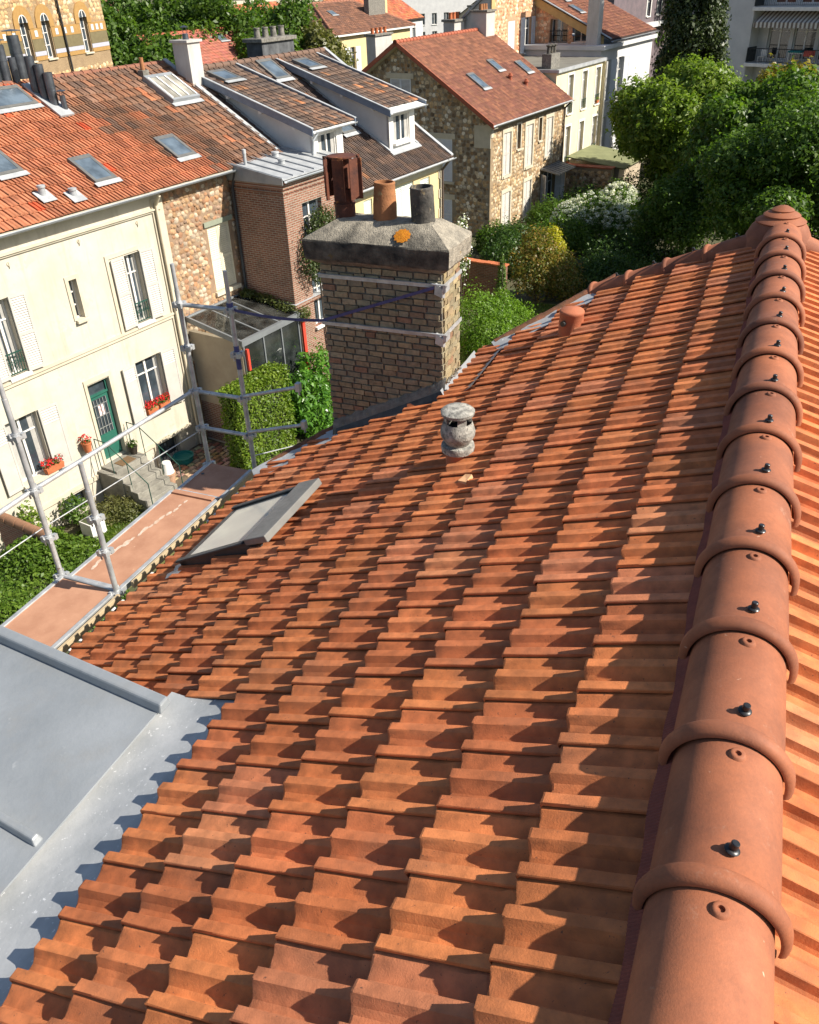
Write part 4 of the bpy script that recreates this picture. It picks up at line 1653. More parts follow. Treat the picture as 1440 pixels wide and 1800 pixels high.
# ridge tiles
for k in range(30):
    x = -4.6 + k * .335
    if -.45 < x < .1:
        continue
    m = MB()
    m.tube((x, EV + LEN * C1, EZ + LEN * S1 - .035), (x + .33, EV + LEN * C1, EZ + LEN * S1 - .035), .105, 10, .095)
    m.tube((x, EV + LEN * C1, EZ + LEN * S1 - .035), (x + .05, EV + LEN * C1, EZ + LEN * S1 - .035), .118, 10, .116)
    m.build('ridge_tile', mat('old_ridge', (.26, .105, .06), (.17, .08, .055), 4, .85, 60, .4, .01), rf1, 50)
# right hand verge in zinc
m = MB()
m.slab([(5.36, EV + .2, EZ + .12), (5.52, EV + .2, EZ + .12), (5.52, EV + LEN * C1, EZ + LEN * S1 + .05), (5.36, EV + LEN * C1, EZ + LEN * S1 + .05)], (0, 0, .05))
m.build('verge_flashing', ZINC_L, rf1)
O1 = (0, EV + LEN * C1, EZ + LEN * S1)
up = lambda y: (EV + LEN * C1 - y) / C1        # y on the roof -> distance below the ridge
for (x0, x1, y1, y0) in ((-1.36, -.66, 1.24, .32), (1.68, 2.42, 1.30, .44), (-3.42, -2.72, 2.0, 1.18)):
    skylight(cream, O1, (1, 0, 0), D1, x0, x1, up(y1), up(y0), th=.12)
# big old glazed hatch with white bars, and the flat light beside the flues
sk_ = skylight(cream, O1, (1, 0, 0), D1, 3.72, 4.86, up(3.52), up(2.40), fr=ZINC, glass=glassmat('wired_glass', (.20, .19, .16), .25, .5), th=.2, name='glazed_hatch')
X_, D_ = Vector((1, 0, 0)), Vector(D1)
Z_ = X_.cross(D_)
Z_ = Z_ if Z_.z > 0 else -Z_
hf = lambda x, d, h: tuple(Vector(O1) + X_ * x + D_ * d + Z_ * h)
for k in range(4):
    x = 3.76 + k * .335
    MB(hf).box(x, x + .055, up(3.52) + .14, up(2.40) - .10, .13, .215).build('glazing_bar', WHITEP, sk_)
skylight(cream, O1, (1, 0, 0), D1, -1.75, -.34, up(3.98), up(3.22), th=.12)
# steel flues
FLUE = mat('stainless_flue', (.16, .175, .20), (.09, .10, .115), 5, .35, 30, .05, .003, metal=.75, spec=.5)


def flue(x, y, h, r=.12, cap=True):
    z = EZ + (y - EV) / C1 * S1
    m = MB()
    m.lathe((x, y, z), [(r, -.1), (r, h * .55), (r * 1.06, h * .55), (r * 1.06, h * .58), (r, h * .58), (r, h), (r * .9, h), (r * .9, h - .05), (0, h - .05)], 18)
    if cap:
        for k in range(3):
            t = 2.1 * k
            m.tube((x + r * .8 * math.cos(t), y + r * .8 * math.sin(t), z + h), (x + r * .8 * math.cos(t), y + r * .8 * math.sin(t), z + h + .12), .008, 5)
        m.lathe((x, y, z), [(0, h + .15), (r * 1.5, h + .12), (r * 1.5, h + .105), (0, h + .12)], 18)
    o = m.build('flue', FLUE, cream, 40)
    return o


for q in ((.02, 3.62, .95, .125, 0), (.06, 3.36, .9, .12, 0), (.10, 3.10, .85, .12, 0), (.22, 2.86, .42, .075, 1), (-.95, 4.25, .55, .12, 1), (-.62, 4.28, .6, .11, 1), (-.32, 4.3, .85, .13, 1), (.28, 4.45, .95, .16, 1), (-.1, 4.2, .6, .1, 0)):
    flue(*q)
m = MB(hf)
m.box(-.16, .30, up(4.0), up(2.66), .05, .10)
m.build('flue_flashing', ZINC_L, cream)
# small vents low on the roof, stub chimney and white stack on the party wall
for (x, y, h) in ((-2.93, .34, .26), (-2.23, .12, .2)):
    z = EZ + (y - EV) / C1 * S1
    m = MB()
    m.lathe((x, y, z), [(.085, 0), (.085, h), (.105, h), (.105, h + .05), (0, h + .07)], 16)
    o = m.build('roof_vent', ZINC_L, cream, 40)
    MB(hf).box(x - .2, x + .2, up(y) - .18, up(y) + .24, .088, .10).build('vent_flashing', ZINC_L, o)
z = EZ + (3.6 - EV) / C1 * S1
bevel(MB().box(3.80, 4.05, 3.50, 3.74, z - .2, z + .26).build('stub_stack', CEMENT, cream), .01)
m = MB()
m.lathe((3.92, 3.62, z + .26), [(.07, 0), (.06, .34), (.05, .34), (.05, .1)], 14)
m.build('stub_pot', POT1, cream, 40)
WSTACK = mat('white_stack_render', (.50, .48, .45), (.42, .40, .37), 2, .9, 30, .3, .01, streak=(.30, .28, .26))
st1 = bevel(MB().box(5.30, 5.86, 2.98, 3.62, 9.2, 10.80).build('white_stack', WSTACK, cream), .01)
MB().box(5.24, 5.92, 2.92, 3.68, 10.80, 10.87).build('stack_slab', WSTACK, st1)
m = MB()
m.lathe((5.6, 3.3, 10.87), [(.1, 0), (.09, .16), (.0, .16)], 14)
for k in range(4):
    m.tube((5.6 + .07 * math.cos(k * 1.57), 3.3 + .07 * math.sin(k * 1.57), 11.0), (5.6 + .07 * math.cos(k * 1.57), 3.3 + .07 * math.sin(k * 1.57), 11.22), .01, 5)
m.lathe((5.6, 3.3, 11.2), [(0, .06), (.12, .01), (.12, 0), (0, .03)], 14)
m.build('stack_cowl', FLUE, st1, 40)
# geraniums
pot_of_flowers('geranium_box', 'terracotta trough of red geraniums, left on the cream house sill right of the green door', row(-1.44, -.06, 1.79), ROWZ, .40, BOXT, REDF, 21, group='geranium troughs')
pot_of_flowers('geranium_box', 'terracotta trough of red geraniums, right on the cream house sill right of the green door', row(-.98, -.06, 1.79), ROWZ, .40, BOXT, REDF, 23, group='geranium troughs')
pot_of_flowers('geranium_box', 'trough of red geraniums on the sill of the window left of the door', row(-5.0, -.10, 1.67), ROWZ, .55, BOXT, REDF, 25, group='geranium troughs')
pot_of_flowers('wall_pot', 'small terracotta pot of red geraniums hung on the cream wall left of the green door', row(-3.92, -.16, 1.72), ROWZ, .26, BOXT, REDF, 27, cat='flower pot', round_=True, n=60, fn=80)
# ================================================================== the rest of the row
def rebase(root, r0, v0):
    for chd in root.children:
        chd.location = Vector(chd.location) - Vector((r0, v0, 0))
    root.location = row(r0, v0)


def simple_ridge(root, p0, p1, r, mt, step=.36):
    p0 = Vector(p0)
    p1 = Vector(p1)
    n = max(1, int((p1 - p0).length / step))
    d = (p1 - p0) / n
    for k in range(n):
        m = MB()
        m.tube(p0 + d * k, p0 + d * (k + 1.04), r, 8, r * .9)
        m.tube(p0 + d * k, p0 + d * (k + .18), r * 1.12, 8, r * 1.1)
        m.build('ridge_tile', mt, root, 50)


# ------------------------------------------------------------------ brick bay with zinc roof
brick = empty('brick_annexe', row(0, 0), ROWZ, 'dark red brick annexe with flat zinc roof between the cream house and the dormer house', 'house')
BRX = brickmat('annexe_brick_front', (.18, .07, .042), (.26, .112, .074), (.29, .25, .195), 'x')
BRY = brickmat('annexe_brick_side', (.165, .062, .038), (.235, .10, .066), (.28, .245, .195), 'y')
BF = facade_map('front', -2.0)
BS = facade_map('side', 3.2)
wall(brick, BS, -2.0, .02, -.05, 7.45, [], BRY, name='side_wall')
wall(brick, BF, 3.2, 6.3, -.05, 7.45, [(4.0, 4.95, 5.3, 6.75), (4.12, 4.95, 2.9, 4.6)], BRX, name='front_wall')
for z0, z1, pr in ((3.78, 3.90, .05), (7.30, 7.45, .06), (7.16, 7.22, .03)):
    m = MB()
    m.box(3.2 - pr, 6.3, -2.0 - pr, .0, z0, z1)
    m.build('brick_band', BRX, brick)
MB().box(3.13, 6.3, -2.07, .0, 3.902, 3.925).build('band_cap', ZINC_L, brick)
window(brick, BF, 4.0, 4.95, 5.3, 6.75, mull=1)
window(brick, BF, 4.12, 4.95, 2.9, 4.6, mull=1)
# zinc roof: falls towards us
m = MB()
m.slab([(3.12, -2.12, 7.56), (6.6, -2.12, 7.56), (6.6, .1, 7.86), (3.12, .1, 7.86)], (0, 0, .03))
zb = m.build('zinc_roof', ZINC_L, brick)
for k in range(7):
    x = 3.15 + k * .50
    m = MB()
    m.hexa([(x, -2.08, 7.59), (x + .045, -2.08, 7.59), (x + .045, .08, 7.89), (x, .08, 7.89), (x + .006, -2.06, 7.63), (x + .04, -2.06, 7.63), (x + .04, .08, 7.93), (x + .006, .08, 7.93)])
    m.build('standing_seam', ZINC, zb)
m = MB()
m.slab([(3.10, -2.1, 7.44), (3.10, -2.1, 7.62), (3.10, .05, 7.92), (3.10, .05, 7.44)], (.03, 0, 0))
m.build('side_fascia', ZINC, zb)
gutter(brick, (3.14, -2.20, 7.55), (6.6, -2.20, 7.55), (0, -1, 0), .06)
for (x, y, h, r_) in ((3.48, -.45, .42, .05), (6.35, -.7, .55, .08), (6.68, -.65, .5, .075), (4.35, -1.1, .16, .10), (4.8, -.5, .16, .10)):
    z = 7.59 + (y + 2.12) / 2.22 * .3
    m = MB()
    m.lathe((x, y, z), [(r_, 0), (r_, h * .7), (r_ * 1.2, h * .72), (r_ * 1.2, h), (0, h + .02)], 14)
    m.build('roof_pipe', ZINC_L, brick, 40)
rebase(brick, 4.5, -1.0)
IVY = leafmat('ivy_leaf', (.035, .06, .012), (.075, .095, .025), .2)
iv = empty('wall_ivy', row(4.6, -2.15), ROWZ, 'dark ivy clump on the brick annexe wall under its upper window', 'ivy')
leaves('foliage', IVY, [(-.55, -.12, 5.2, .6, .3, .8), (.25, -.15, 5.6, .7, .35, .9), (-.15, -.14, 6.1, .6, .3, .5), (.8, -.12, 5.1, .5, .3, .8)], 7000, .07, 31, iv, shell=.3)
m = MB()
m.path([(.1, .1, 0), (.0, .08, 1.5), (-.1, .1, 3.2), (-.2, .05, 4.8)], .03, 7)
m.build('stem', MATS['bark'], iv)

# ------------------------------------------------------------------ conservatory
cons = empty('conservatory', row(0, 0), ROWZ, 'lean-to conservatory with glass roof between stone bay and brick annexe', 'conservatory')
BEIGE = mat('beige_render', (.40, .33, .24), (.34, .275, .20), 2, .92, 40, .3, .008)
GFR = mat('grey_frame', (.20, .215, .225), (.16, .17, .18), 3, .45, 30, .05, .002, metal=.2)
CS = facade_map('side', .55)
MB(CS).box(-2.05, .0, -.15, 0, 1.35, 3.62).build('side_wall', BEIGE, cons)
MB(CS).box(-2.04, .0, -.14, -.005, -.05, 1.35).build('brick_base', BRY, cons)
m = MB()
m.slab([(.52, -2.10, 3.52), (.52, .01, 3.92), (.52, .01, 4.08), (.52, -2.10, 3.68)], (.06, 0, 0))
m.slab([(3.16, -2.10, 3.52), (3.16, .01, 3.92), (3.16, .01, 4.08), (3.16, -2.10, 3.68)], (.06, 0, 0))
m.box(.52, 3.22, -2.14, -2.04, 3.50, 3.68)
m.box(.58, 3.16, -.06, .01, 3.95, 4.08)
fr_ = m.build('roof_frame', GFR, cons)
for x in (1.40, 2.28):
    m = MB()
    m.slab([(x, -2.05, 3.62), (x, -.03, 4.0), (x, -.03, 4.06), (x, -2.05, 3.68)], (.05, 0, 0))
    m.build('glazing_bar', GFR, cons)
CG = clearglass('conservatory_glass')
for x0, x1 in ((.58, 1.40), (1.45, 2.28), (2.33, 3.16)):
    m = MB()
    m.slab([(x0, -2.05, 3.66), (x1, -2.05, 3.66), (x1, -.03, 4.045), (x0, -.03, 4.045)], (0, 0, .008))
    m.build('roof_pane', CG, cons)
for x0, x1 in ((.66, 1.45), (1.5, 2.28), (2.33, 3.1)):
    MB().box(x0, x1, -2.08, -2.07, .2, 3.48).build('front_pane', glassmat('black_glass', (.012, .014, .015), .05, .7), cons)
for x in (.58, 1.455, 2.285, 3.11):
    MB().box(x, x + .045, -2.11, -2.05, .0, 3.5).build('mullion', GFR, cons)
MB().box(.55, 3.2, -2.03, .0, .0, .05).build('floor_slab', mat('pale_tiles', (.42, .37, .30), (.36, .31, .25), 3, .7), cons)
bevel(MB().box(1.0, 1.9, -1.1, -.5, .74, .80).build('table_top', WHITEP, cons), .01)
m = MB()
for x, y in ((1.05, -1.05), (1.85, -1.05), (1.05, -.55), (1.85, -.55)):
    m.box(x, x + .05, y, y + .05, .05, .74)
m.build('table_legs', WHITEP, cons)
RED = mat('red_paint', (.55, .06, .035), (.48, .05, .03), 4, .5)
MB().box(3.24, 3.36, -2.18, -2.06, .0, 3.42).build('red_post', RED, cons)
MB().box(.62, .70, -2.2, -2.12, 2.75, 3.4).build('red_trim', RED, cons)
rebase(cons, 1.9, -1.0)
cl = empty('climber', row(2.6, -.5), ROWZ, 'creeper spreading over the top of the conservatory glass along the brick wall', 'creeper')
leaves('foliage', leafmat('creeper_leaf', (.06, .085, .02), (.12, .13, .035), .3), [(.35, .2, 4.1, .25, .3, .14), (.45, -.4, 4.0, .2, .5, .16), (.5, -1.1, 3.85, .22, .5, .18), (.75, -1.65, 3.6, .3, .25, .22)], 2600, .06, 33, cl, shell=.2)
m = MB()
m.path([(.6, -1.66, 0), (.58, -1.64, 2.0), (.6, -1.6, 3.6), (.5, -.5, 3.95)], .025, 7)
m.build('stem', MATS['bark'], cl)

# ------------------------------------------------------------------ house with two long dormers
dh = empty('dormer_house', row(0, 0), ROWZ, 'pale yellow house with brown tiled roof and two long white dormers', 'house')
YEL = mat('yellow_render', (.62, .50, .27), (.56, .45, .24), 2, .9, 35, .2, .008)
P3 = R(31.8)
C3, S3 = math.cos(P3), math.sin(P3)
E3V, E3Z, L3 = -1.95, 6.5, 6.60
TOPV, TOPZ = E3V + L3 * C3, E3Z + L3 * S3
DF = facade_map('front', -1.60)
wall(dh, DF, 6.3, 13.0, -.05, 6.7, [(7.75, 8.25, 4.2, 6.0), (9.5, 10.95, 4.2, 6.05), (11.4, 12.1, 4.2, 6.0), (9.6, 10.9, 1.0, 3.2)], YEL)
wall(dh, facade_map('right', 13.0), -1.6, 8.5, -.05, 6.7, [], YEL, top=[(-1.6, 6.7), (8.5, 6.7), (TOPV, TOPZ - .1)], name='gable_wall')
wall(dh, facade_map('side', 5.5), -1.6, 8.5, 5.5, 6.7, [], YEL, top=[(-1.6, 6.7), (8.5, 6.7), (TOPV, TOPZ - .1)], name='gable_wall')
PALEG = mat('pale_green_shutter', (.60, .64, .56), (.53, .57, .50), 3, .6)
for (a, b, z0, z1) in ((7.75, 8.25, 4.2, 6.0), (9.5, 10.22, 4.2, 6.05), (10.23, 10.95, 4.2, 6.05), (11.4, 12.1, 4.2, 6.0), (9.6, 10.25, 1.0, 3.2), (10.26, 10.9, 1.0, 3.2)):
    shutter(dh, DF, a, b, z0, z1, n=-.08, louv=(.84, .97), mt=PALEG)
MB(DF).box(6.3, 13.0, 0, .05, 6.12, 6.5).build('frieze', trim, dh)
# chequer quoin at the far corner
for k in range(16):
    MB(DF).box(12.72 + (.0 if k % 2 else .08), 13.02, 0, .03, .4 + k * .36, .4 + k * .36 + .33).build('quoin', trim, dh)
m = MB()
m.poly([(5.5, E3V, E3Z - .03), (13.25, E3V, E3Z - .03), (13.25, TOPV, TOPZ - .03), (5.5, TOPV, TOPZ - .03)])
m.poly([(5.5, TOPV, TOPZ - .03), (13.25, TOPV, TOPZ - .03), (13.25, TOPV + L3 * C3, E3Z - .03), (5.5, TOPV + L3 * C3, E3Z - .03)])
rf3 = m.build('roof', UNDER, dh)


def brown_cols(u, d, g):
    c = g.choice([(.105, .072, .057), (.128, .085, .063), (.09, .066, .056), (.145, .095, .07), (.11, .082, .068)])
    if g.random() < .04:
        c = (.26, .13, .07)
    f = g.uniform(.82, 1.18)
    return tuple(q * f for q in c)


O3 = (5.5, TOPV, TOPZ)
D3 = (0, -C3, -S3)
DORM = [(10.36, 12.05, -1.03, 3.45, 8.42), (6.00, 7.60, -1.03, 3.5, 8.45)]      # x0, x1, front, back, eave height


def not_dormer(u, d):
    x, y = u + 5.5, TOPV - d * C3
    return not any(q[0] + .05 < x < q[1] - .05 and q[2] + .2 < y < q[3] - .2 for q in DORM)


tiled(rf3, 'roof_tiles_beyond', O3, (1, 0, 0), D3, .235, .33, 33, 20, not_dormer, brown_cols, 300, NT, NT_S, .035, .034, 12, near=(12, -3, 7))
gutter(dh, (6.4, E3V - .06, E3Z - .02), (13.3, E3V - .06, E3Z - .02), (0, -1, 0), .065, ZINC_L)
m = MB()
m.box(6.3, 13.2, E3V + .02, -1.6, E3Z - .10, E3Z - .07)
m.build('soffit', trim, dh)
downpipe(dh, [(12.9, -2.0, 6.45), (12.85, -1.72, 6.1), (12.85, -1.70, .1)], .045, mat('brown_pipe', (.10, .075, .06), (.08, .06, .05), 2, .5))
for x in (13.18, ):
    m = MB()
    m.slab([(x - .06, E3V, E3Z + .06), (x + .10, E3V, E3Z + .06), (x + .10, TOPV, TOPZ + .06), (x - .06, TOPV, TOPZ + .06)], (0, 0, .05))
    m.build('verge_flashing', ZINC_L, rf3)
simple_ridge(rf3, (5.6, TOPV, TOPZ), (13.2, TOPV, TOPZ), .11, mat('brown_ridge', (.17, .10, .07), (.12, .08, .06), 4, .85))

def dormer_cols(u, d, g):
    c = brown_cols(u, d, g)
    f = 1.6 if d > 2.6 and u > .7 and g.random() < .35 else 1.0
    return (c[0] * f, c[1] * (1 + (f - 1) * .6), c[2] * (1 + (f - 1) * .3))


ZBLUE = mat('bluish_zinc', (.21, .26, .33), (.16, .20, .26), 4, .5, 30, .1, .005, metal=.4)
for k, (x0, x1, yf, yb, ze) in enumerate(DORM):
    zb_ = E3Z + (yb - E3V) / C3 * S3                                    # where its roof meets the main roof
    zbase = E3Z + (yf - E3V) / C3 * S3
    dm = MB()
    ws = .12
    for xs in (x0, x1 - .10):                                           # cheeks
        dm.slab([(xs, yf + .02, zbase - .15), (xs, yf + .02, ze - .12), (xs, yb - .1, zb_ - .18)], (.10, 0, 0))
    dr_ = dm.build('dormer', mat('white_render', (.66, .65, .63), (.58, .57, .55), 2, .85, 40, .2, .006), dh)
    df = facade_map('front', yf)
    fw = MB(df)
    wx0, wx1 = x0 + .28, x1 - .34
    wz0, wz1 = zbase + .26, ze - .20
    fw.box(x0, wx0, -.1, 0, zbase - .1, ze - .1)
    fw.box(wx1, x1, -.1, 0, zbase - .1, ze - .1)
    fw.box(wx0, wx1, -.1, 0, zbase - .1, wz0)
    fw.box(wx0, wx1, -.1, 0, wz1, ze - .1)
    fw.build('dormer_front', WHITEP, dr_)
    wo = window(dr_, df, wx0, wx1, wz0, wz1, depth=.1, mull=1, trans=(), sill=.12, curtain=.25)
    # shed roof with overhang, tiled
    ov = .22
    ax0, ax1 = x0 - ov, x1 + ov * 1.9
    dx = Vector((0, yf - ov - yb, ze - zb_)).normalized()
    Ls = Vector((0, yf - ov - yb, ze - zb_)).length
    m = MB()
    m.slab([(ax0, yb, zb_ - .06), (ax1, yb, zb_ - .06), (ax1, yf - ov, ze - .10), (ax0, yf - ov, ze - .10)], (0, 0, .05))
    m.build('dormer_deck', WHITEP, dr_)
    rfd = MB()
    for xs in (ax0 - .04, ax1 - .0):
        rfd.slab([(xs, yb + .05, zb_ - .11), (xs, yf - ov - .02, ze - .17), (xs, yf - ov - .02, ze + .055), (xs, yb + .05, zb_ + .115)], (.04, 0, 0))
    rfd.build('bargeboards', ZBLUE, dr_)
    for xs in (ax0 - .07, ax1 - .02):
        m = MB()
        m.slab([(xs, yb + .05, zb_ + .1), (xs + .1, yb + .05, zb_ + .1), (xs + .1, yf - ov - .02, ze + .05), (xs, yf - ov - .02, ze + .05)], (0, 0, .025))
        m.build('edge_flashing', ZINC_L, dr_)
    for q in range(3):
        t = .30 + .27 * q
        yy, zz = yb + (yf - ov - yb) * t, zb_ + (ze - zb_) * t
        MB().box(ax0, x0 + .02, yy - .05, yy + .05, zz - .24, zz - .08).build('bracket', WHITEP, dr_)
    nx = int((ax1 - ax0) / .22)
    tiled(dr_, 'dormer_tiles', (ax0, yb, zb_ - .01), (1, 0, 0), tuple(dx), (ax1 - ax0 - .02) / nx, .33, nx, int(Ls / .33), lambda u, d: True,
          dormer_cols, 0, NT, NT_S, .03, .034, 14 + k)
    gutter(dr_, (ax0, yf - ov - .07, ze - .05), (ax1, yf - ov - .07, ze - .05), (0, -1, 0), .05, ZINC_L)
    m = MB()
    for sx_ in (x0 - .12, x1 + .02):
        m.slab([(sx_, yf - .10, zbase - .0), (sx_ + .10, yf - .10, zbase - .0), (sx_ + .10, yb - .6, zb_ - .37), (sx_, yb - .6, zb_ - .37)], (0, 0, .06))
    m.slab([(x0 - .12, yf - .22, zbase - .07), (x1 + .12, yf - .22, zbase - .07), (x1 + .12, yf - .01, zbase + .06), (x0 - .12, yf - .01, zbase + .06)], (0, 0, .03))
    m.build('dormer_flashing', ZINC_L, dr_)
    # its own roof light
    skylight(dr_, (0, yb, zb_), (1, 0, 0), tuple(dx), x0 + .25, x0 + 1.05, .22, 1.05, th=.12)
up3 = lambda y: (TOPV - y) / C3
skylight(dh, (0, TOPV, TOPZ), (1, 0, 0), D3, 8.95, 9.75, up3(3.55), up3(2.65), th=.12)
skylight(dh, (0, TOPV, TOPZ), (1, 0, 0), D3, 9.05, 9.85, up3(.42), up3(.02), th=.12)
downpipe(dh, [(5.95, -1.3, 8.35), (5.75, -1.25, 8.15), (5.75, -1.2, 7.75)], .04, ZINC)
rebase(dh, 9.3, 1.0)

# ------------------------------------------------------------------ rubble house with red roof
sh = empty('stone_house', row(0, 0), ROWZ, 'two storey rubble stone house with red tiled gable roof and white shutters', 'house')
X0, X1, YF, YB = 25.5, 35.0, 2.70, 13.3
P4 = R(32.6)
C4, S4 = math.cos(P4), math.sin(P4)
RV4, RZ4 = 8.0, 9.36
E4V, E4Z = 2.30, 5.72
L4 = math.hypot(RV4 - E4V, RZ4 - E4Z)
D4 = Vector((0, E4V - RV4, E4Z - RZ4)).normalized()
SF = facade_map('front', YF)
SG_ = facade_map('side', X0)
GM = mat('sandy_mortar', (.30, .225, .14), (.24, .175, .11), 3, .95, 30, .6, .02)
GM2 = mat('grey_mortar', (.30, .25, .18), (.24, .20, .145), 3, .95, 30, .6, .02)
fh = [(26.95, 27.85, 2.90, 5.05), (29.70, 30.65, 2.88, 5.05), (32.45, 33.35, 2.95, 5.06), (28.62, 29.08, 4.0, 5.25), (31.45, 31.85, 4.0, 5.2), (26.95, 27.95, .0, 2.0), (29.72, 30.65, .15, 2.1), (32.1, 34.1, -.04, 2.1)]
wall(sh, SF, X0, X1, -.05, 5.70, fh, GM)
gh = [(7.45, 8.72, 6.2, 7.66), (4.98, 6.22, 2.75, 4.88), (5.0, 6.15, .2, 1.82)]
wall(sh, SG_, YF, YB, -.05, 5.70, [q for q in gh if q[3] < 5.7], GM2, name='gable_wall')
wall(sh, SG_, YF, YB, 5.70, 5.701, [], GM2, name='gable_top', top=[(YF, 5.701), (YB, 5.701), (RV4 + .0, RZ4 - .12)])
SPAL = [(.36, .25, .14), (.44, .33, .20), (.30, .19, .10), (.50, .40, .27), (.40, .28, .15), (.26, .19, .12), (.54, .45, .32)]
near_hole = lambda u, z, H_, e: any(q[0] - e < u < q[1] + e and q[2] - e < z < q[3] + e for q in H_)
rubble(sh, SF, X0 + .25, X1, .1, 5.3, .24, lambda u, z: not near_hole(u, z, fh, .16), SPAL, 0, 15, .028)
GPAL = [tuple(c * 1.0 for c in q) for q in SPAL] + [(.60, .54, .44), (.16, .115, .075), (.2, .14, .09)]
rubble(sh, SG_, YF + .12, YB, .1, 9.2, .24, lambda u, z: not near_hole(u, z, gh, .16) and z < 9.1 - abs(u - RV4) * .64, GPAL, 0, 16, .018)
for (a, b, z0, z1) in fh[:3] + fh[5:7]:
    mid = (a + b) / 2
    shutter(sh, SF, a, mid - .005, z0, z1, n=-.05, mt=SHUT)
    shutter(sh, SF, mid + .005, b, z0, z1, n=-.05, mt=SHUT)
    m = MB(SF)
    m.box(a - .13, a, -.02, .045, z0 - .12, z1 + .2)
    m.box(b, b + .13, -.02, .045, z0 - .12, z1 + .2)
    m.box(a, b, -.02, .046, z1, z1 + .2)
    m.box(a, b, -.02, .09, z0 - .12, z0)
    m.build('window_surround', trim, sh)
for (a, b, z0, z1) in fh[3:5]:
    window(sh, SF, a, b, z0, z1, mull=0, surround=.09, smt=trim)
for (a, b, z0, z1) in gh:
    mid = (a + b) / 2
    shutter(sh, SG_, a, mid - .005, z0, z1, n=-.02, mt=SHUTB)
    shutter(sh, SG_, mid + .005, b, z0, z1, n=-.02, mt=SHUTB)
    MB(SG_).box(a - .2, b + .2, 0, .06, z1 + .005, z1 + .26).build('lintel', trim, sh)
    MB(SG_).box(a - .12, b + .12, 0, .09, z0 - .13, z0 - .005).build('sill', trim, sh)
MB(SF).box(X0, X0 + .26, .0, .035, 5.05, 5.62).build('corner_block', trim, sh)
MB(SG_).box(YF, YF + .95, .0, .035, 4.55, 5.62).build('corner_block', trim, sh)
MB(SF).box(X0 - .03, X1 + .05, .0, .16, 5.5, 5.72).build('cornice', trim, sh)
window(sh, SF, 32.1, 34.1, -.04, 2.1, mull=2, mt=SHUTB)
shutter(sh, SF, 31.5, 32.05, .0, 2.1, n=.03, ang=.9, hinge=1, mt=SHUTB)
shutter(sh, SF, 34.15, 34.7, .0, 2.1, n=.03, ang=1.1, hinge=0, mt=SHUTB)
# iron and glass awning over the garden door
m = MB(SF)
m.hexa([(31.9, .02, 2.36), (34.6, .02, 2.36), (34.5, 1.15, 2.12), (32.0, 1.15, 2.12), (31.9, .02, 2.42), (34.6, .02, 2.42), (34.5, 1.15, 2.16), (32.0, 1.15, 2.16)])
aw = m.build('awning', mat('awning_glass', (.26, .26, .24), (.2, .2, .19), 3, .4), sh)
for k in range(8):
    x = 31.95 + k * .36
    MB(SF).slab([(x, .02, 2.43), (x + .04, .02, 2.43), (x + .04, 1.15, 2.17), (x, 1.15, 2.17)], (0, 0, .03)).build('awning_bar', GFR, aw)
m = MB()
m.poly([(25.0, E4V, E4Z - .02), (35.3, E4V, E4Z - .02), (35.3, RV4, RZ4 - .02), (25.0, RV4, RZ4 - .02)])
m.poly([(25.0, RV4, RZ4 - .02), (35.3, RV4, RZ4 - .02), (35.3, 2 * RV4 - E4V, E4Z - .02), (25.0, 2 * RV4 - E4V, E4Z - .02)])
rf4 = m.build('roof', mat('roof_boards', (.30, .25, .19), (.24, .2, .15), 3, .9), sh)


def red_cols(u, d, g):
    c = g.choice([(.20, .085, .054), (.225, .098, .06), (.175, .078, .052), (.25, .11, .064), (.20, .09, .058)])
    if d > 3.0 and g.random() < .4:
        c = (.17, .07, .05)
    f = g.uniform(.84, 1.16)
    return tuple(q * f for q in c)


tiled(rf4, 'roof_tiles_joined', (25.0, RV4, RZ4), (1, 0, 0), tuple(D4), .21, .26, 49, 26, lambda u, d: True, red_cols, 0, NT, NT_S, .022, .018, 17)
tiled(rf4, 'rear_tiles_joined', (35.3, RV4, RZ4), (-1, 0, 0), (0, -D4.y, D4.z), .42, .34, 24, 20, lambda u, d: True, red_cols, 0, NT, NT_S, .022, .018, 18)
RR4 = mat('red_ridge', (.36, .105, .055), (.28, .085, .05), 4, .8)
simple_ridge(rf4, (24.95, RV4, RZ4 + .0), (35.35, RV4, RZ4), .12, RR4, .33)
n = 17
for k in range(n):                                                       # verge tiles of the gable
    for sgn in (1, -1):
        p0 = Vector((25.0, RV4, RZ4)) + Vector((0, sgn * D4.y, D4.z)) * (L4 * k / n)
        p1 = Vector((25.0, RV4, RZ4)) + Vector((0, sgn * D4.y, D4.z)) * (L4 * (k + 1.03) / n)
        m = MB()
        m.slab([tuple(p0 + Vector((-.03, 0, .07))), tuple(p1 + Vector((-.03, 0, .075))), tuple(p1 + Vector((-.03, 0, -.16))), tuple(p0 + Vector((-.03, 0, -.16)))], (.05, 0, 0))
        m.build('verge_tile', RR4, rf4)
m = MB()
for sgn in (1, -1):
    p0, p1 = Vector((25.1, RV4, RZ4 - .06)), Vector((25.1, RV4, RZ4 - .06)) + Vector((0, sgn * D4.y, D4.z)) * L4
    m.slab([tuple(p0), tuple(p1), tuple(p1 + Vector((0, 0, -.12))), tuple(p0 + Vector((0, 0, -.12)))], (.42, 0, 0))
m.build('eave_boards', trim, rf4)
gutter(sh, (25.0, E4V - .07, E4Z - .0), (35.35, E4V - .07, E4Z - .0), (0, -1, 0), .07, ZINC_L)
downpipe(sh, [(34.9, 2.3, 5.6), (34.85, 2.6, 5.3), (34.85, 2.62, .2)], .05, mat('brown_pipe', (.10, .075, .06), (.08, .06, .05), 2, .5))
up4 = lambda y: (RV4 - y) / -D4.y
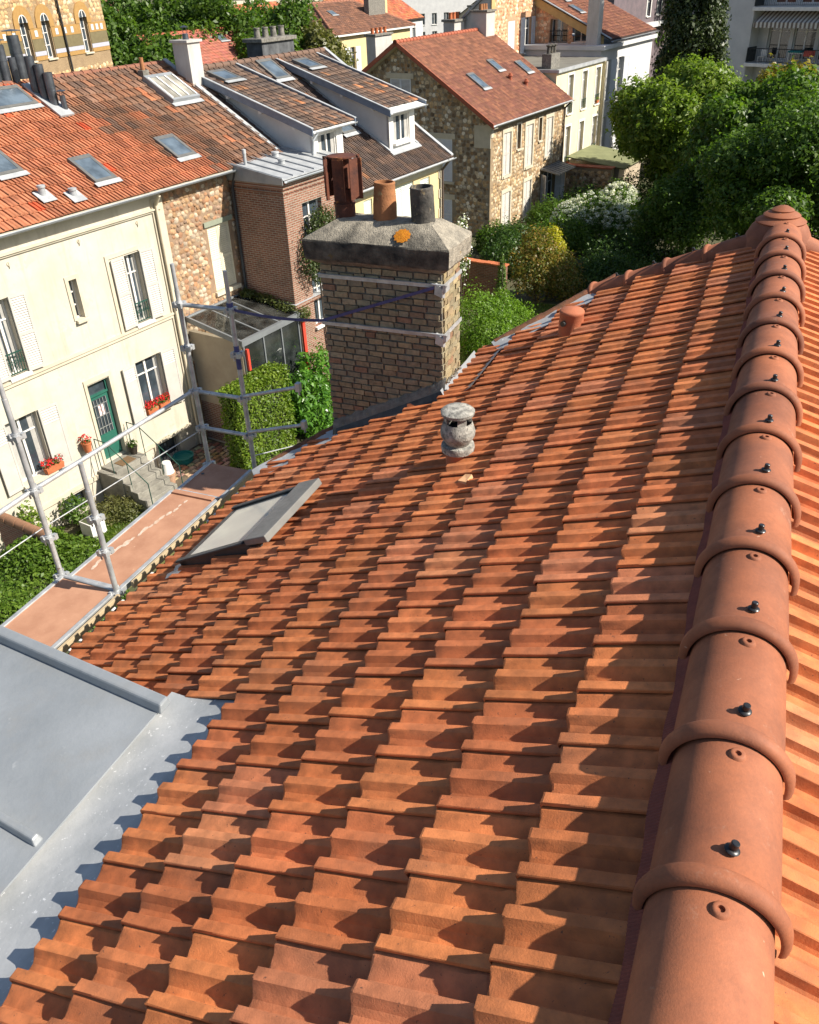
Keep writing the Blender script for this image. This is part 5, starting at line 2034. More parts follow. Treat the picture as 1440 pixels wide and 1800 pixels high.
for (x0, x1, y1, y0) in ((27.6, 28.35, 5.35, 4.30), (30.95, 31.65, 5.9, 5.12), (33.6, 34.35, 5.45, 4.58)):
    skylight(sh, (0, RV4, RZ4), (1, 0, 0), tuple(D4), x0, x1, up4(y1), up4(y0), th=.10)
for (x, y) in ((31.25, 4.48), (32.15, 3.91)):
    z = RZ4 - (RV4 - y) * S4 / C4
    m = MB()
    m.lathe((x, y, z), [(.10, -.05), (.10, .16), (.15, .18), (.15, .23), (.09, .25), (.09, .32), (0, .36)], 14)
    m.build('roof_vent', RR4, sh, 40)
stk = bevel(MB().box(33.9, 35.0, 7.4, 8.4, 9.0, 10.25).build('chimney_stack', WSTACK, sh), .02)
MB().box(33.82, 35.08, 7.32, 8.48, 10.25, 10.35).build('stack_slab', CEMENT, stk)
for k in range(3):
    m = MB()
    m.lathe((34.15 + k * .3, 7.9, 10.35), [(.12, 0), (.10, .3), (.08, .3), (.08, .1)], 12)
    m.build('chimney_pot', POT1, stk, 40)
rebase(sh, 30.2, 8.0)
# ================================================================== buildings behind the row
def box_house(root, r0, r1, v0, v1, z1, mt, holes_f=(), holes_s=(), name='wall'):
    wall(root, facade_map('front', v0), r0, r1, -.05, z1, list(holes_f), mt, name=name)
    wall(root, facade_map('side', r0), v0, v1, -.05, z1, list(holes_s), mt, name=name)
    wall(root, facade_map('back', v1), r0, r1, -.05, z1, [], mt, name=name)
    wall(root, facade_map('right', r1), v0, v1, -.05, z1, [], mt, name=name)


# ------------------------------------------------------------------ cream block with flat grey roof
fb = empty('flat_roof_block', row(0, 0), ROWZ, 'pale cream two storey block with flat grey roof beside the stone house', 'building')
LEMON = mat('lemon_render', (.66, .58, .39), (.60, .52, .34), 1.5, .9, 30, .2, .006)
fw_ = []
for x in (37.3, 39.55, 41.85):
    fw_.append((x, x + .8, 4.6, 6.75))
    fw_.append((x, x + .8, 1.55, 3.85))
box_house(fb, 35.45, 43.2, 3.5, 11.5, 7.05, LEMON, fw_)
FF = facade_map('front', 3.5)
for (a, b, z0, z1) in fw_:
    window(fb, FF, a, b, z0, z1, mull=1, surround=.12, trans=(.75,), curtain=.3, glass=glassmat('pale_curtain_glass', (.16, .16, .16), .15, .6))
    m = MB(FF)
    for k in range(8):
        m.tube((a + .05 + k * .1, .05, z0), (a + .05 + k * .1, .05, z0 + .55), .012, 5)
    m.tube((a, .05, z0 + .56), (b, .05, z0 + .56), .018, 6)
    m.build('window_rail', IRONG, fb)
MB().box(35.35, 43.35, 3.32, 11.6, 7.05, 7.22).build('parapet', ZINC_L, fb)
MB().box(35.5, 43.2, 3.5, 11.5, 7.22, 7.235).build('flat_roof', mat('roof_felt', (.17, .165, .14), (.13, .125, .105), 1, .95), fb)
MB().box(43.0, 43.35, 3.34, 3.5, .0, 7.05).build('pilaster', LEMON, fb)
downpipe(fb, [(43.05, 3.25, 7.0), (43.05, 3.25, .1)], .06, WHITEP)
stb = MB().box(35.7, 37.0, 4.0, 4.6, 7.2, 8.0).build('black_stack', CEMENT, fb)
for k in range(3):
    m = MB()
    m.lathe((35.95 + k * .4, 4.3, 8.0), [(.12, 0), (.1, .35), (.17, .4), (.17, .45), (0, .5)], 10)
    m.build('chimney_pot', POT2, stb, 40)
for (x, z, wh_) in ((39.95, 1.62, 'lower middle'), (42.2, 1.62, 'lower right'), (37.7, 1.62, 'lower left'), (42.2, 4.66, 'upper right')):
    pot_of_flowers('window_plant', 'potted plant on the %s window ledge of the cream flat roof block' % wh_, row(x, 3.42, z), ROWZ, .35, BOXT, leafmat('yellow_petals', (.5, .4, .02), (.6, .5, .05), .2), int(x * 10 + z), cat='plant pot', group='ledge plants on the flat roof block', n=60, fn=20)
rebase(fb, 39, 7)

# ------------------------------------------------------------------ pink pebble house behind it
pb = empty('pebble_house', row(0, 0), ROWZ, 'tall house faced in pink pebble rubble with white shutters behind the flat roof', 'house')
PEB = mat('pink_pebble_mortar', (.55, .33, .20), (.48, .27, .16), 3, .95, 22, 1.0, .05)
ph = [(40.9, 41.9, 7.6, 9.4), (43.3, 44.4, 7.4, 9.5)]
PF = facade_map('front', 9.4)
wall(pb, PF, 38.4, 45.0, -.05, 12.6, ph, PEB)
wall(pb, facade_map('side', 38.4), 9.4, 12.7, -.05, 8.6, [], WSTACK, name='blank_gable', top=[(9.4, 8.6), (12.7, 8.6), (9.4, 11.2)])
m = MB()
m.slab([(38.2, 12.9, 8.45), (38.2, 9.4, 11.25), (38.7, 9.4, 11.25), (38.7, 12.9, 8.45)], (0, 0, .14))
m.build('gable_coping', ZINC, pb)
PPAL = [(.60, .30, .16), (.66, .42, .26), (.54, .24, .13), (.70, .52, .36), (.58, .34, .2)]
rubble(pb, PF, 38.7, 44.9, 6.8, 12.4, .26, lambda u, z: not near_hole(u, z, ph, .25), PPAL, 0, 19, .035)
shutter(pb, PF, 40.9, 41.39, 7.6, 9.4, n=-.05, mt=SHUTB)
shutter(pb, PF, 41.41, 41.9, 7.6, 9.4, n=-.05, mt=SHUTB)
window(pb, PF, 43.3, 44.4, 7.4, 9.5, mull=1)
shutter(pb, PF, 42.72, 43.28, 7.4, 9.5, n=.03, hinge=1, mt=SHUTB)
shutter(pb, PF, 44.42, 44.95, 7.4, 9.5, n=.03, mt=SHUTB)
MB(PF).box(38.35, 38.85, 0, .06, 6.0, 12.6).build('quoin_strip', mat('ochre_trim', (.52, .36, .16), (.45, .3, .13), 3, .85), pb)
rebase(pb, 41.7, 12)


# ------------------------------------------------------------------ shaded white house with mansard at the right
wh = empty('white_house', row(0, 0), ROWZ, 'white house with red roof and tall chimney between cream block and trees', 'house')
SHW = mat('cool_white_render', (.56, .56, .55), (.48, .48, .48), 1.5, .9, 30, .2, .008)
whh = [(44.6, 45.5, 4.4, 6.9), (44.6, 45.5, 1.0, 3.4), (47.0, 48.0, 4.4, 6.9)]
box_house(wh, 43.5, 54.0, 3.9, 11.0, 7.6, SHW, whh)
WF = facade_map('front', 3.9)
for (a, b, z0, z1) in whh:
    window(wh, WF, a, b, z0, z1, mull=1)
    shutter(wh, WF, b + .02, b + .5, z0, z1, n=.03, ang=.5, mt=SHUTB)
MB().box(43.3, 54.2, 3.62, 11.1, 7.6, 7.85).build('cornice', SHW, wh)
# gable facing the flat roof: pebble facing, balcony door, ochre verge
OCH = MATS['ochre_trim']
GS = facade_map('side', 45.0)
gz = lambda v: 8.75 + .46 * (v - 5.2)
gho = [(6.95, 8.25, 7.9, 9.45), (5.55, 6.55, 7.95, 8.85)]
wall(wh, GS, 4.5, 9.38, 7.0, 8.3, [(6.95, 8.25, 7.9, 8.3), (5.55, 6.55, 7.95, 8.3)], PEB, depth=.5, name='gable_base')
wall(wh, GS, 6.60, 9.38, 8.3, 9.3, [(6.95, 8.25, 8.3, 9.3)], PEB, depth=.5, name='gable_wall', top=[(6.60, 9.3), (9.38, 9.3), (9.38, 10.6), (6.62, 9.32)])
rubble(wh, GS, 4.6, 9.3, 7.1, 10.4, .24, lambda u, z: not near_hole(u, z, gho, .12) and z < gz(u) - .45, PPAL, 0, 20, .03)
window(wh, GS, 6.95, 8.25, 7.9, 9.3, depth=.45, mull=1, trans=())
window(wh, GS, 5.55, 6.55, 7.95, 8.75, depth=.3, mull=1, trans=())
m = MB(GS)
for k in range(10):
    m.tube((7.0 + k * .135, .06, 7.9), (7.0 + k * .135, .06, 8.6), .014, 5)
for z in (7.92, 8.6):
    m.tube((6.95, .06, z), (8.25, .06, z), .025, 6)
m.build('balcony_rail', BARS, wh)
m = MB()
m.slab([(44.86, 4.3, gz(4.3)), (44.86, 10.5, gz(10.5)), (44.86, 10.5, gz(10.5) - .55), (44.86, 4.3, gz(4.3) - .55)], (.12, 0, 0))
m.build('verge_board', OCH, wh)
m = MB()
m.slab([(44.7, 3.7, gz(3.7)), (54.3, 3.7, gz(3.7)), (54.3, 11.0, gz(11)), (44.7, 11.0, gz(11))], (0, 0, .03))
wr = m.build('red_roof', UNDER, wh)
tiled(wr, 'red_tiles', (44.75, 11.0, gz(11) + .04), (1, 0, 0), Vector((0, -1, -.46)), .25, .33, 38, 24, lambda u, d: True, red_cols, 0, NT, NT_S, .022, .02, 21)
m = MB()
m.slab([(44.62, 3.7, gz(3.7) + .08), (44.85, 3.7, gz(3.7) + .08), (44.85, 11.0, gz(11) + .08), (44.62, 11.0, gz(11) + .08)], (0, 0, .05))
m.build('verge_zinc', ZINC, wr)
for x, dd_ in ((46.6, 3.6), (47.4, 2.0)):
    skylight(wr, (44.75, 11.0, gz(11) + .04), (1, 0, 0), Vector((0, -1, -.46)), x - 44.75, x - 43.95, dd_, dd_ + 1.0, th=.12)
gutter(wh, (44.7, 3.62, gz(3.7) - .02), (54.3, 3.62, gz(3.7) - .02), (0, -1, 0), .07, ZINC)
bevel(MB().box(44.1, 44.84, 4.45, 5.25, 7.0, 13.5).build('tall_stack', WSTACK, wh), .02)
rebase(wh, 47, 6)
sl2 = empty('slate_house', row(0, 0), ROWZ, 'purple slate hung upper storey with small white windows behind the red wing roof', 'house')
SLT = mat('purple_slate', (.17, .13, .14), (.12, .10, .11), 2, .7)
box_house(sl2, 60.5, 76, 9.5, 18, 10.6, SLT, [(69.0, 70.0, 8.2, 9.8), (72, 73, 8.2, 9.8)])
for a in (69.0, 72.0):
    window(sl2, facade_map('front', 9.5), a, a + 1.0, 8.2, 9.8, mull=1, surround=.2)
MB().box(60.2, 76.3, 9.2, 18.3, 10.6, 10.9).build('zinc_roof', ZBLUE, sl2)
MB().box(60.2, 76.3, 9.1, 9.49, 7.3, 7.7).build('cornice', SHW, sl2)
rebase(sl2, 68, 13)

# ------------------------------------------------------------------ yellow hip roofed house
hp = empty('hip_roof_house', row(0, 0), ROWZ, 'pale yellow house with brown hipped tile roof above the dormer house ridge', 'house')
HB = (55.7, 70.0, 34.4, 44.0, 7.5)
hw = [(57.6, 60.2, 4.4, 6.35)]
box_house(hp, HB[0] + .4, HB[1] - .4, HB[2] + .4, HB[3] - .4, 7.4, YEL, [(58.6, 59.4, 4.2, 6.35), (64.5, 65.4, 4.2, 6.35)])
HFm = facade_map('front', HB[2] + .4)
for a in (58.6, 64.5):
    window(hp, HFm, a, a + .85, 4.2, 6.35, mull=1)
    shutter(hp, HFm, a - .85, a - .03, 4.2, 6.35, hinge=1, mt=SHUTB)
    shutter(hp, HFm, a + .88, a + 1.7, 4.2, 6.35, mt=SHUTB)
MB().box(HB[0], HB[1], HB[2], HB[3], 7.35, 7.5).build('eaves', WHITEP, hp)
vm = (HB[2] + HB[3]) / 2
zt = 9.95
A_, B_ = (HB[0] + 3.3, vm, zt), (HB[1] - 4.5, vm, zt)
m = MB()
m.poly([(HB[0], HB[2], 7.5), (HB[1], HB[2], 7.5), B_, A_])
m.poly([(HB[0], HB[3], 7.5), (HB[0], HB[2], 7.5), A_])
m.poly([(HB[1], HB[2], 7.5), (HB[1], HB[3], 7.5), B_])
m.poly([(HB[1], HB[3], 7.5), (HB[0], HB[3], 7.5), A_, B_])
rh = m.build('roof', UNDER, hp)


def hip_cols(u, d, g):
    c = g.choice([(.20, .10, .066), (.175, .09, .06), (.23, .115, .072), (.15, .082, .06)])
    f = g.uniform(.85, 1.15)
    return tuple(q * f for q in c)


dd = Vector((0, HB[2] - vm, 7.5 - zt))
Lh = dd.length
tiled(rh, 'front_tiles', (HB[0], vm, zt + .03), (1, 0, 0), dd, .3, .36, 48, int(Lh / .36) + 1, lambda u, d: u > 3.3 * (1 - d / Lh) and u < 14.3 - 4.5 * (1 - d / Lh), hip_cols, 0, NT, NT_S, .03, .03, 25)
dd2 = Vector((-3.3, 0, 7.5 - zt))
L2 = dd2.length
tiled(rh, 'end_tiles', (A_[0], HB[2], zt + .03), (0, 1, 0), dd2, .3, .36, 32, int(L2 / .36) + 1, lambda u, d: 4.8 * (1 - d / L2) < u < 9.6 - 4.8 * (1 - d / L2), hip_cols, 0, NT, NT_S, .03, .03, 26)
hr = mat('hip_ridge', (.30, .13, .08), (.24, .11, .07), 3, .85)
simple_ridge(rh, A_, B_, .15, hr, .5)
simple_ridge(rh, (HB[0], HB[2], 7.52), A_, .15, hr, .5)
simple_ridge(rh, (HB[0], HB[3], 7.52), A_, .15, hr, .5)
simple_ridge(rh, (HB[1], HB[2], 7.52), B_, .15, hr, .5)
bevel(MB().box(64.8, 67.8, 36.6, 37.2, 7.5, 10.1).build('chimney_stack', CEMENT, hp), .02)
bevel(MB().box(67.81, 68.2, 36.6, 37.2, 7.5, 10.15).build('chimney_side', YEL, hp), .02)
skylight(hp, (HB[0], vm, zt + .03), (1, 0, 0), dd, 3.6, 4.5, 1.5, 2.3)
rebase(hp, 62.8, 39)

# blue grey stack and dark sooty stack standing behind the dormer house
def stack(name, label, r0, r1, v0, v1, z0, z1, mt, pots, potm, slab=True):
    root = empty(name, row((r0 + r1) / 2, (v0 + v1) / 2), ROWZ, label, 'chimney')
    c = ((r0 + r1) / 2, (v0 + v1) / 2)
    bevel(MB().box(r0 - c[0], r1 - c[0], v0 - c[1], v1 - c[1], z0, z1).build('stack', mt, root), .02)
    if slab:
        bevel(MB().box(r0 - c[0] - .1, r1 - c[0] + .1, v0 - c[1] - .1, v1 - c[1] + .1, z1, z1 + .14).build('slab', CEMENT, root), .02)
    for k in range(pots):
        m = MB()
        m.lathe(((k + .5) / pots * (r1 - r0) + r0 - c[0], 0, z1 + .14), [(.13, 0), (.11, .3), (.13, .31), (.13, .36), (.09, .36), (.09, .1)], 14)
        m.build('chimney_pot', potm, root, 40)
    return root


SOOTM = mat('sooty_stack', (.10, .105, .11), (.05, .052, .055), 3, .95, 30, .4, .01, streak=(.16, .165, .17))
stack('sooty_chimney', 'dark sooty chimney stack with crumbling cap behind the brown dormer roof', 12.55, 14.55, 6.2, 7.0, -.05, 10.25, SOOTM, 4, CEMENT)
stack('grey_chimney', 'blue grey chimney stack with orange pots left of the red gable roof', 41.0, 43.2, 20, 20.8, -.05, 8.5, WSTACK, 4, BOXT)
stack('white_chimney', 'small white chimney stack with three terracotta pots behind the red roof ridge', 36.9, 38.2, 11.2, 12.0, -.05, 9.6, WSTACK, 3, BOXT)
stack('ornate_chimney', 'ornate grey stone chimney standing against the trees above the red roof', 62.0, 64.2, 22.4, 23.8, -.05, 9.4, SHW, 2, SHW)

# low red roof left of the trees
lr = empty('low_red_house', row(0, 0), ROWZ, 'low house with plain red roof behind the white chimney stack', 'house')
lb = (32, 48, 30, 39, 6.6)
box_house(lr, lb[0] + .3, lb[1] - .3, lb[2] + .3, lb[3], 6.5, RENDER_C)
m = MB()
zt2 = 9.0
m.poly([(lb[0], lb[2], lb[4]), (lb[1], lb[2], lb[4]), (lb[1], 34.5, zt2), (lb[0], 34.5, zt2)])
m.poly([(lb[0], 34.5, zt2), (lb[1], 34.5, zt2), (lb[1], 39, lb[4]), (lb[0], 39, lb[4])])
rl_ = m.build('roof', UNDER, lr)
dd = Vector((0, lb[2] - 34.5, lb[4] - zt2))
tiled(rl_, 'roof_tiles_joined', (lb[0], 34.5, zt2 + .03), (1, 0, 0), dd, .33, .36, 48, 14, lambda u, d: True, lambda u, d, g: tuple(q * g.uniform(.88, 1.1) for q in (.34, .125, .085)), 0, NT, NT_S, .04, .02, 27)
simple_ridge(rl_, (lb[0], 34.5, zt2), (lb[1], 34.5, zt2), .14, RR4, .5)
skylight(lr, (lb[0], 34.5, zt2 + .03), (1, 0, 0), dd, 7.0, 7.9, .8, 1.7)
wall(lr, facade_map('right', lb[1]), 30.3, 38.7, 6.5, 6.51, [], RENDER_C, name='gable', top=[(30.3, 6.51), (38.7, 6.51), (34.5, zt2 - .05)])
rebase(lr, 40, 34.5)
# ================================================================== far buildings with their own bearing
# polychrome stone building with arched windows, top left
AZ8 = 15.5
ar = empty('arched_window_building', (-17.4, 59.5, 0), R(90 - AZ8), 'ochre rubble building with arched white windows and striped brick bands', 'building')
AM = mat('ochre_mortar', (.33, .235, .135), (.27, .19, .11), 2, .95, 18, 1.0, .05)
AF = facade_map('front', 0)
arch_u = [-1.95 - .35, -6.0, -7.9]
hol = [(u - .38, u + .38, 8.95, 10.75) for u in arch_u] + [(-1.9, -.9, 5.6, 7.5)]
wall(ar, AF, -14, 0, -.05, 12.9, hol, AM)
wall(ar, facade_map('right', 0), 0, 9, -.05, 12.9, [], AM)
APAL = [(.42, .28, .14), (.50, .36, .2), (.36, .22, .11), (.56, .44, .28), (.46, .3, .15)]
rubble(ar, AF, -13.9, -.05, 6.2, 8.3, .28, lambda u, z: not near_hole(u, z, hol, .25), APAL, 0, 50, .03)
rubble(ar, AF, -13.9, -.05, 10.5, 12.8, .28, lambda u, z: not near_hole(u, z, hol, .6), APAL, 0, 51, .03)
OCB = mat('ochre_brick', (.36, .215, .075), (.31, .18, .06), 6, .85)
OLV = mat('olive_band', (.17, .14, .075), (.14, .115, .06), 4, .85)
LAV = mat('pale_tile_band', (.42, .42, .46), (.36, .36, .42), 9, .6)
WT = mat('white_tile', (.52, .55, .54), (.46, .5, .5), 9, .5)


def band(z0, z1, mt, nm, pr):
    for a, b in ((-14, -8.34), (-7.46, -6.44), (-5.56, -2.74), (-1.86, 0)):
        MB(AF).box(a, b, 0, pr, z0, z1).build(nm, mt, ar)


band(9.95, 10.45, OCB, 'ochre_band', .04)
band(9.36, 9.94, OLV, 'olive_band', .03)
band(9.14, 9.35, LAV, 'tile_band', .04)
band(8.92, 9.13, OCB, 'ochre_band', .04)
for u in (-11.5, -10.6, -9.7, -8.9, -7.0, -5.1, -4.3, -3.6, -1.5, -1.0, -.5):
    MB(AF).box(u - .13, u + .13, .04, .055, 10.05, 10.35).build('square_tile', WT, ar)
for u in arch_u:
    window(ar, AF, u - .38, u + .38, 8.95, 10.75, mull=1, trans=(.35, .68), depth=.25, smt=trim)
    m = MB(AF)                                                           # arched head
    for k in range(10):
        t0, t1 = math.pi * k / 10, math.pi * (k + 1) / 10
        m.slab([(u + .38 * math.cos(t0), 0, 10.75 + .38 * math.sin(t0)), (u + .80 * math.cos(t0), 0, 10.75 + .80 * math.sin(t0)), (u + .80 * math.cos(t1), 0, 10.75 + .80 * math.sin(t1)), (u + .38 * math.cos(t1), 0, 10.75 + .38 * math.sin(t1))], (0, -.05, 0) if False else (0, .06, 0))
    m.box(u - .80, u - .38, 0, .06, 10.45, 10.75)
    m.box(u + .38, u + .80, 0, .06, 10.45, 10.75)
    m.build('arch', OCB, ar)
    m = MB(AF)
    m.poly([(u + .38 * math.cos(math.pi * k / 12), .012, 10.75 + .38 * math.sin(math.pi * k / 12)) for k in range(13)])
    m.build('arch_pane', GLASS, ar)
    m = MB(AF)
    for k in range(12):
        t0, t1 = math.pi * k / 12, math.pi * (k + 1) / 12
        m.tube((u + .35 * math.cos(t0), .03, 10.75 + .35 * math.sin(t0)), (u + .35 * math.cos(t1), .03, 10.75 + .35 * math.sin(t1)), .035, 6)
    m.box(u - .03, u + .03, .015, .05, 10.75, 11.1)
    m.build('arch_frame', WHITEP, ar)
window(ar, AF, -1.9, -.9, 5.6, 7.5, mull=1)
MB(AF).box(-2.1, -.7, 0, .05, 7.5, 8.0).build('lintel', OCB, ar)
MB(AF).box(-7.0, -5.6, 0, .05, 7.2, 7.7).build('lintel', OCB, ar)
downpipe(ar, [(-4.6, -.12, 12.5), (-4.45, -.12, 6.0)], .06, BARS)
MB().box(-14.3, .4, -.5, 9.3, 12.9, 13.1).build('eaves', CEMENT, ar)

# apartment block with balcony and awning, top right
ap = empty('apartment_block', (28.7, 74.7, 0), R(90 - 137), 'white apartment block with railed balconies and a striped awning above the trees', 'building')
APF = facade_map('front', 0)
APW = mat('apartment_render', (.55, .54, .52), (.48, .475, .46), 1.2, .9, 20, .2, .006)
openings = [(.8 + 2.0 * k, 2.5 + 2.0 * k, z, z + 2.35) for k in range(5) for z in (5.62, 9.35, 1.9)]
wall(ap, APF, .0, 14, -.05, 13.5, openings, APW, depth=.3)
wall(ap, facade_map('side', 0), -.0, 9, -.05, 13.5, [], APW, name='end_wall')
bevel(MB().box(-2.2, .0, -1.3, 6, -.05, 13.6).build('corner_bay', APW, ap), .02)
bevel(MB().box(-6.5, -2.2, .6, 9, -.05, 13.4).build('rear_wing', APW, ap), .02)
for z in (6.0, 9.7):
    window(ap, facade_map('front', .6), -4.3, -3.2, z, z + 1.7, depth=-.03, mull=1)
for (a, b, z0, z1) in openings:
    window(ap, APF, a, b, z0, z1, depth=.3, mull=1, trans=(.82,), sill=0, frame=.09, glass=glassmat('black_glass', (.012, .014, .015), .05, .7))
for z in (5.45, 9.2):
    sl_ = bevel(MB().box(-.1, 14, -1.5, .0, z - .25, z).build('balcony_slab', WHITEP, ap), .02)
    m = MB()
    m.tube((.0, -1.42, z + 1.0), (14, -1.42, z + 1.0), .03, 6)
    m.tube((.0, -1.42, z + .12), (14, -1.42, z + .12), .02, 6)
    for k in range(100):
        m.tube((.02 + k * .14, -1.42, z + .12), (.02 + k * .14, -1.42, z + 1.0), .010, 4, None, False)
    m.build('railing', BARS, sl_)
    MB().box(.0, .05, -1.45, -.02, z + .05, z + 1.05).build('side_screen', mat('screen_dark', (.04, .05, .05), (.03, .035, .035), 3, .6), sl_)
m_aw, n_aw, b_aw = _new('striped_awning')
tc = N(n_aw, 'TexCoord')
sp = N(n_aw, 'SeparateXYZ')
n_aw.links.new(tc.outputs['Object'], sp.inputs[0])
mt_ = N(n_aw, 'Math', operation='MULTIPLY')
mt_.inputs[1].default_value = 3.1
n_aw.links.new(sp.outputs[0], mt_.inputs[0])
fr2 = N(n_aw, 'Math', operation='FRACT')
n_aw.links.new(mt_.outputs[0], fr2.inputs[0])
gt = N(n_aw, 'Math', operation='GREATER_THAN')
gt.inputs[1].default_value = .5
n_aw.links.new(fr2.outputs[0], gt.inputs[0])
n_aw.links.new(mix(n_aw, (.16, .125, .10), (.55, .52, .46), gt.outputs[0]), b_aw.inputs['Base Color'])
b_aw.inputs['Roughness'].default_value = .9
m = MB()
m.slab([(.3, -.05, 8.95), (14, -.05, 8.95), (14, -1.7, 8.2), (.3, -1.7, 8.2)], (0, 0, .02))
aw2 = m.build('awning', m_aw, ap)
m = MB()
rows = [[], []]
for k in range(171):
    x = .3 + k * .08
    rows[0].append((x, -1.71, 8.22))
    rows[1].append((x, -1.71, 7.90 - .06 * abs(math.sin(k * .5))))
m.grid(rows)
m.build('valance', m_aw, aw2)
tb = empty('balcony_table', ap.matrix_basis @ Vector((4.0, -.8, 5.45)), R(90 - 137), 'white table with turquoise and red cloths drying on the apartment balcony', 'table')
m = MB()
m.box(-.9, .9, -.35, .35, .72, .77)
m.build('table_top', WHITEP, tb)
for x, y in ((-.85, -.3), (.8, -.3), (-.85, .25), (.8, .25)):
    MB().box(x, x + .06, y, y + .06, 0, .72).build('leg', WHITEP, tb)
cl1 = bevel(MB().box(-.85, .1, -.38, .3, .771, .90).build('turquoise_cloth', mat('turquoise_cloth', (.02, .25, .24), (.02, .18, .2), 5, .9), tb), .03)
bevel(MB().box(.35, .95, -.40, .3, .55, .92).build('red_cloth', mat('coral_cloth', (.6, .12, .09), (.5, .1, .08), 5, .9), tb), .04)
chr_ = empty('balcony_chair', ap.matrix_basis @ Vector((1.0, -.85, 5.45)), R(90 - 137), 'small white plastic chair at the left end of the apartment balcony', 'chair')
bevel(MB().box(-.24, .24, -.24, .24, .40, .45).build('seat', WHITEP, chr_), .02)
bevel(MB().box(-.24, .24, .2, .25, .45, .88).build('backrest', WHITEP, chr_), .02)
for x, y in ((-.23, -.23), (.18, -.23), (-.23, .18), (.18, .18)):
    MB().box(x, x + .05, y, y + .05, 0, .40).build('leg', WHITEP, chr_)

# ================================================================== generic houses filling the distance
def far_house(label, x, y, az, w_, d_, hz, hr_, wm, cols, seed, wins=True):
    root = empty('distant_house', (x, y, 0), R(90 - az), label, 'house', 'distant houses')
    fm = facade_map('front', 0)
    hs = []
    if wins:
        k = 1.0
        while k < w_ - 1.6:
            for z in (1.2, 4.0):
                if z + 1.8 < hz:
                    hs.append((k, k + .95, z, z + 1.75))
            k += 2.3
    wall(root, fm, 0, w_, -.05, hz, hs, wm)
    wall(root, facade_map('side', 0), 0, d_, -.05, hz, [], wm, top=[(0, hz), (d_, hz), (d_ / 2, hz + hr_)])
    wall(root, facade_map('right', w_), 0, d_, -.05, hz, [], wm, top=[(0, hz), (d_, hz), (d_ / 2, hz + hr_)])
    for q in hs:
        window(root, fm, *q, mull=1, trans=())
    m = MB()
    m.poly([(-.3, -.35, hz - .2), (w_ + .3, -.35, hz - .2), (w_ + .3, d_ / 2, hz + hr_), (-.3, d_ / 2, hz + hr_)])
    m.poly([(-.3, d_ / 2, hz + hr_), (w_ + .3, d_ / 2, hz + hr_), (w_ + .3, d_ + .35, hz - .2), (-.3, d_ + .35, hz - .2)])
    r_ = m.build('roof', UNDER, root)
    dd = Vector((0, -.35 - d_ / 2, -.2 - hr_))
    tiled(r_, 'roof_tiles_joined', (-.3, d_ / 2, hz + hr_ + .02), (1, 0, 0), dd, .4, .42, int((w_ + .6) / .4), int(dd.length / .42), lambda u, d: True, cols, 0, NT, NT_S, .04, .03, seed)
    st2 = MB().box(w_ * .7, w_ * .7 + 1.0, d_ / 2 - .3, d_ / 2 + .3, hz + hr_ - .6, hz + hr_ + 1.3).build('chimney_stack', WSTACK, root)
    for k in range(2):
        m = MB()
        m.lathe((w_ * .7 + .3 + .4 * k, d_ / 2, hz + hr_ + 1.3), [(.14, 0), (.11, .35), (.09, .35), (.09, .1)], 10)
        m.build('chimney_pot', BOXT, st2, 40)
    return root


CW = mat('ivory_render', (.62, .56, .45), (.55, .5, .4), 1.2, .9, 20, .2, .006)
orange_cols = lambda u, d, g: tuple(q * g.uniform(.85, 1.12) for q in g.choice([(.44, .15, .075), (.38, .12, .065), (.48, .18, .09)]))
FARH = [('distant ivory house with orange roof above the left treetops', -16, 108, 25, 14, 9, 6.6, 3.0, CW, orange_cols, 61),
        ('distant white house with orange roof right of the left treetops', -4, 118, 28, 18, 9, 6.9, 2.7, SHW, orange_cols, 62),
        ('distant ivory house behind the chimney of the hip roofed house', 16, 112, 30, 16, 9, 7.6, 2.8, CW, orange_cols, 63),
        ('distant brown roofed house above the ornate chimney', 14, 88, 28, 9, 8, 7.6, 3.4, CW, hip_cols, 64),
        ('distant white gable house half hidden by ivy trees', -27, 90, 20, 9, 9, 7.0, 4.2, SHW, hip_cols, 65),
        ('far ivory terrace near the horizon left of centre', -30, 165, 60, 30, 10, 9.5, 3.0, CW, orange_cols, 66),
        ('far white terrace near the horizon at centre', 0, 170, 70, 40, 10, 10.5, 2.5, SHW, orange_cols, 67),
        ('far ivory terrace near the horizon right of centre', 40, 165, 80, 40, 10, 10.5, 2.5, CW, orange_cols, 68)]
for q in FARH:
    far_house(*q)

# ================================================================== trees
MAPLE = leafmat('maple_leaf', (.10, .165, .02), (.22, .285, .042), .4)
DARKL = leafmat('dark_leaf', (.045, .095, .014), (.125, .20, .03), .38)
MIDL = leafmat('mid_leaf', (.05, .105, .012), (.13, .205, .027), .38)
CONL = leafmat('cypress_leaf', (.028, .048, .014), (.065, .085, .025), .15)
HEDG = leafmat('hedge_leaf', (.085, .15, .012), (.20, .27, .03), .35)
LAUR = leafmat('laurel_leaf', (.05, .14, .015), (.13, .27, .03), .3, .3)
OLIV = leafmat('olive_leaf', (.10, .105, .03), (.17, .16, .05), .3)


def crown(cx, cy, cz, rr, n, seed, sq=.85, spread0=.75):
    g = random.Random(seed)
    out = [(cx, cy, cz, rr * .62, rr * .62, rr * .62 * sq)]
    for k in range(int(n * 1.5)):
        t = 2 * math.pi * (k + g.random()) / n * 3
        u = g.uniform(-.55, .95)
        s = math.sqrt(max(0, 1 - u * u))
        q = rr * g.choice((.16, .22, .3, .36, .44)) * g.uniform(.85, 1.15)
        spread = spread0 * g.uniform(.8, 1.22)
        out.append((cx + rr * spread * s * math.cos(t), cy + rr * spread * s * math.sin(t), cz + rr * spread * sq * u, q, q, q * .85))
    return out


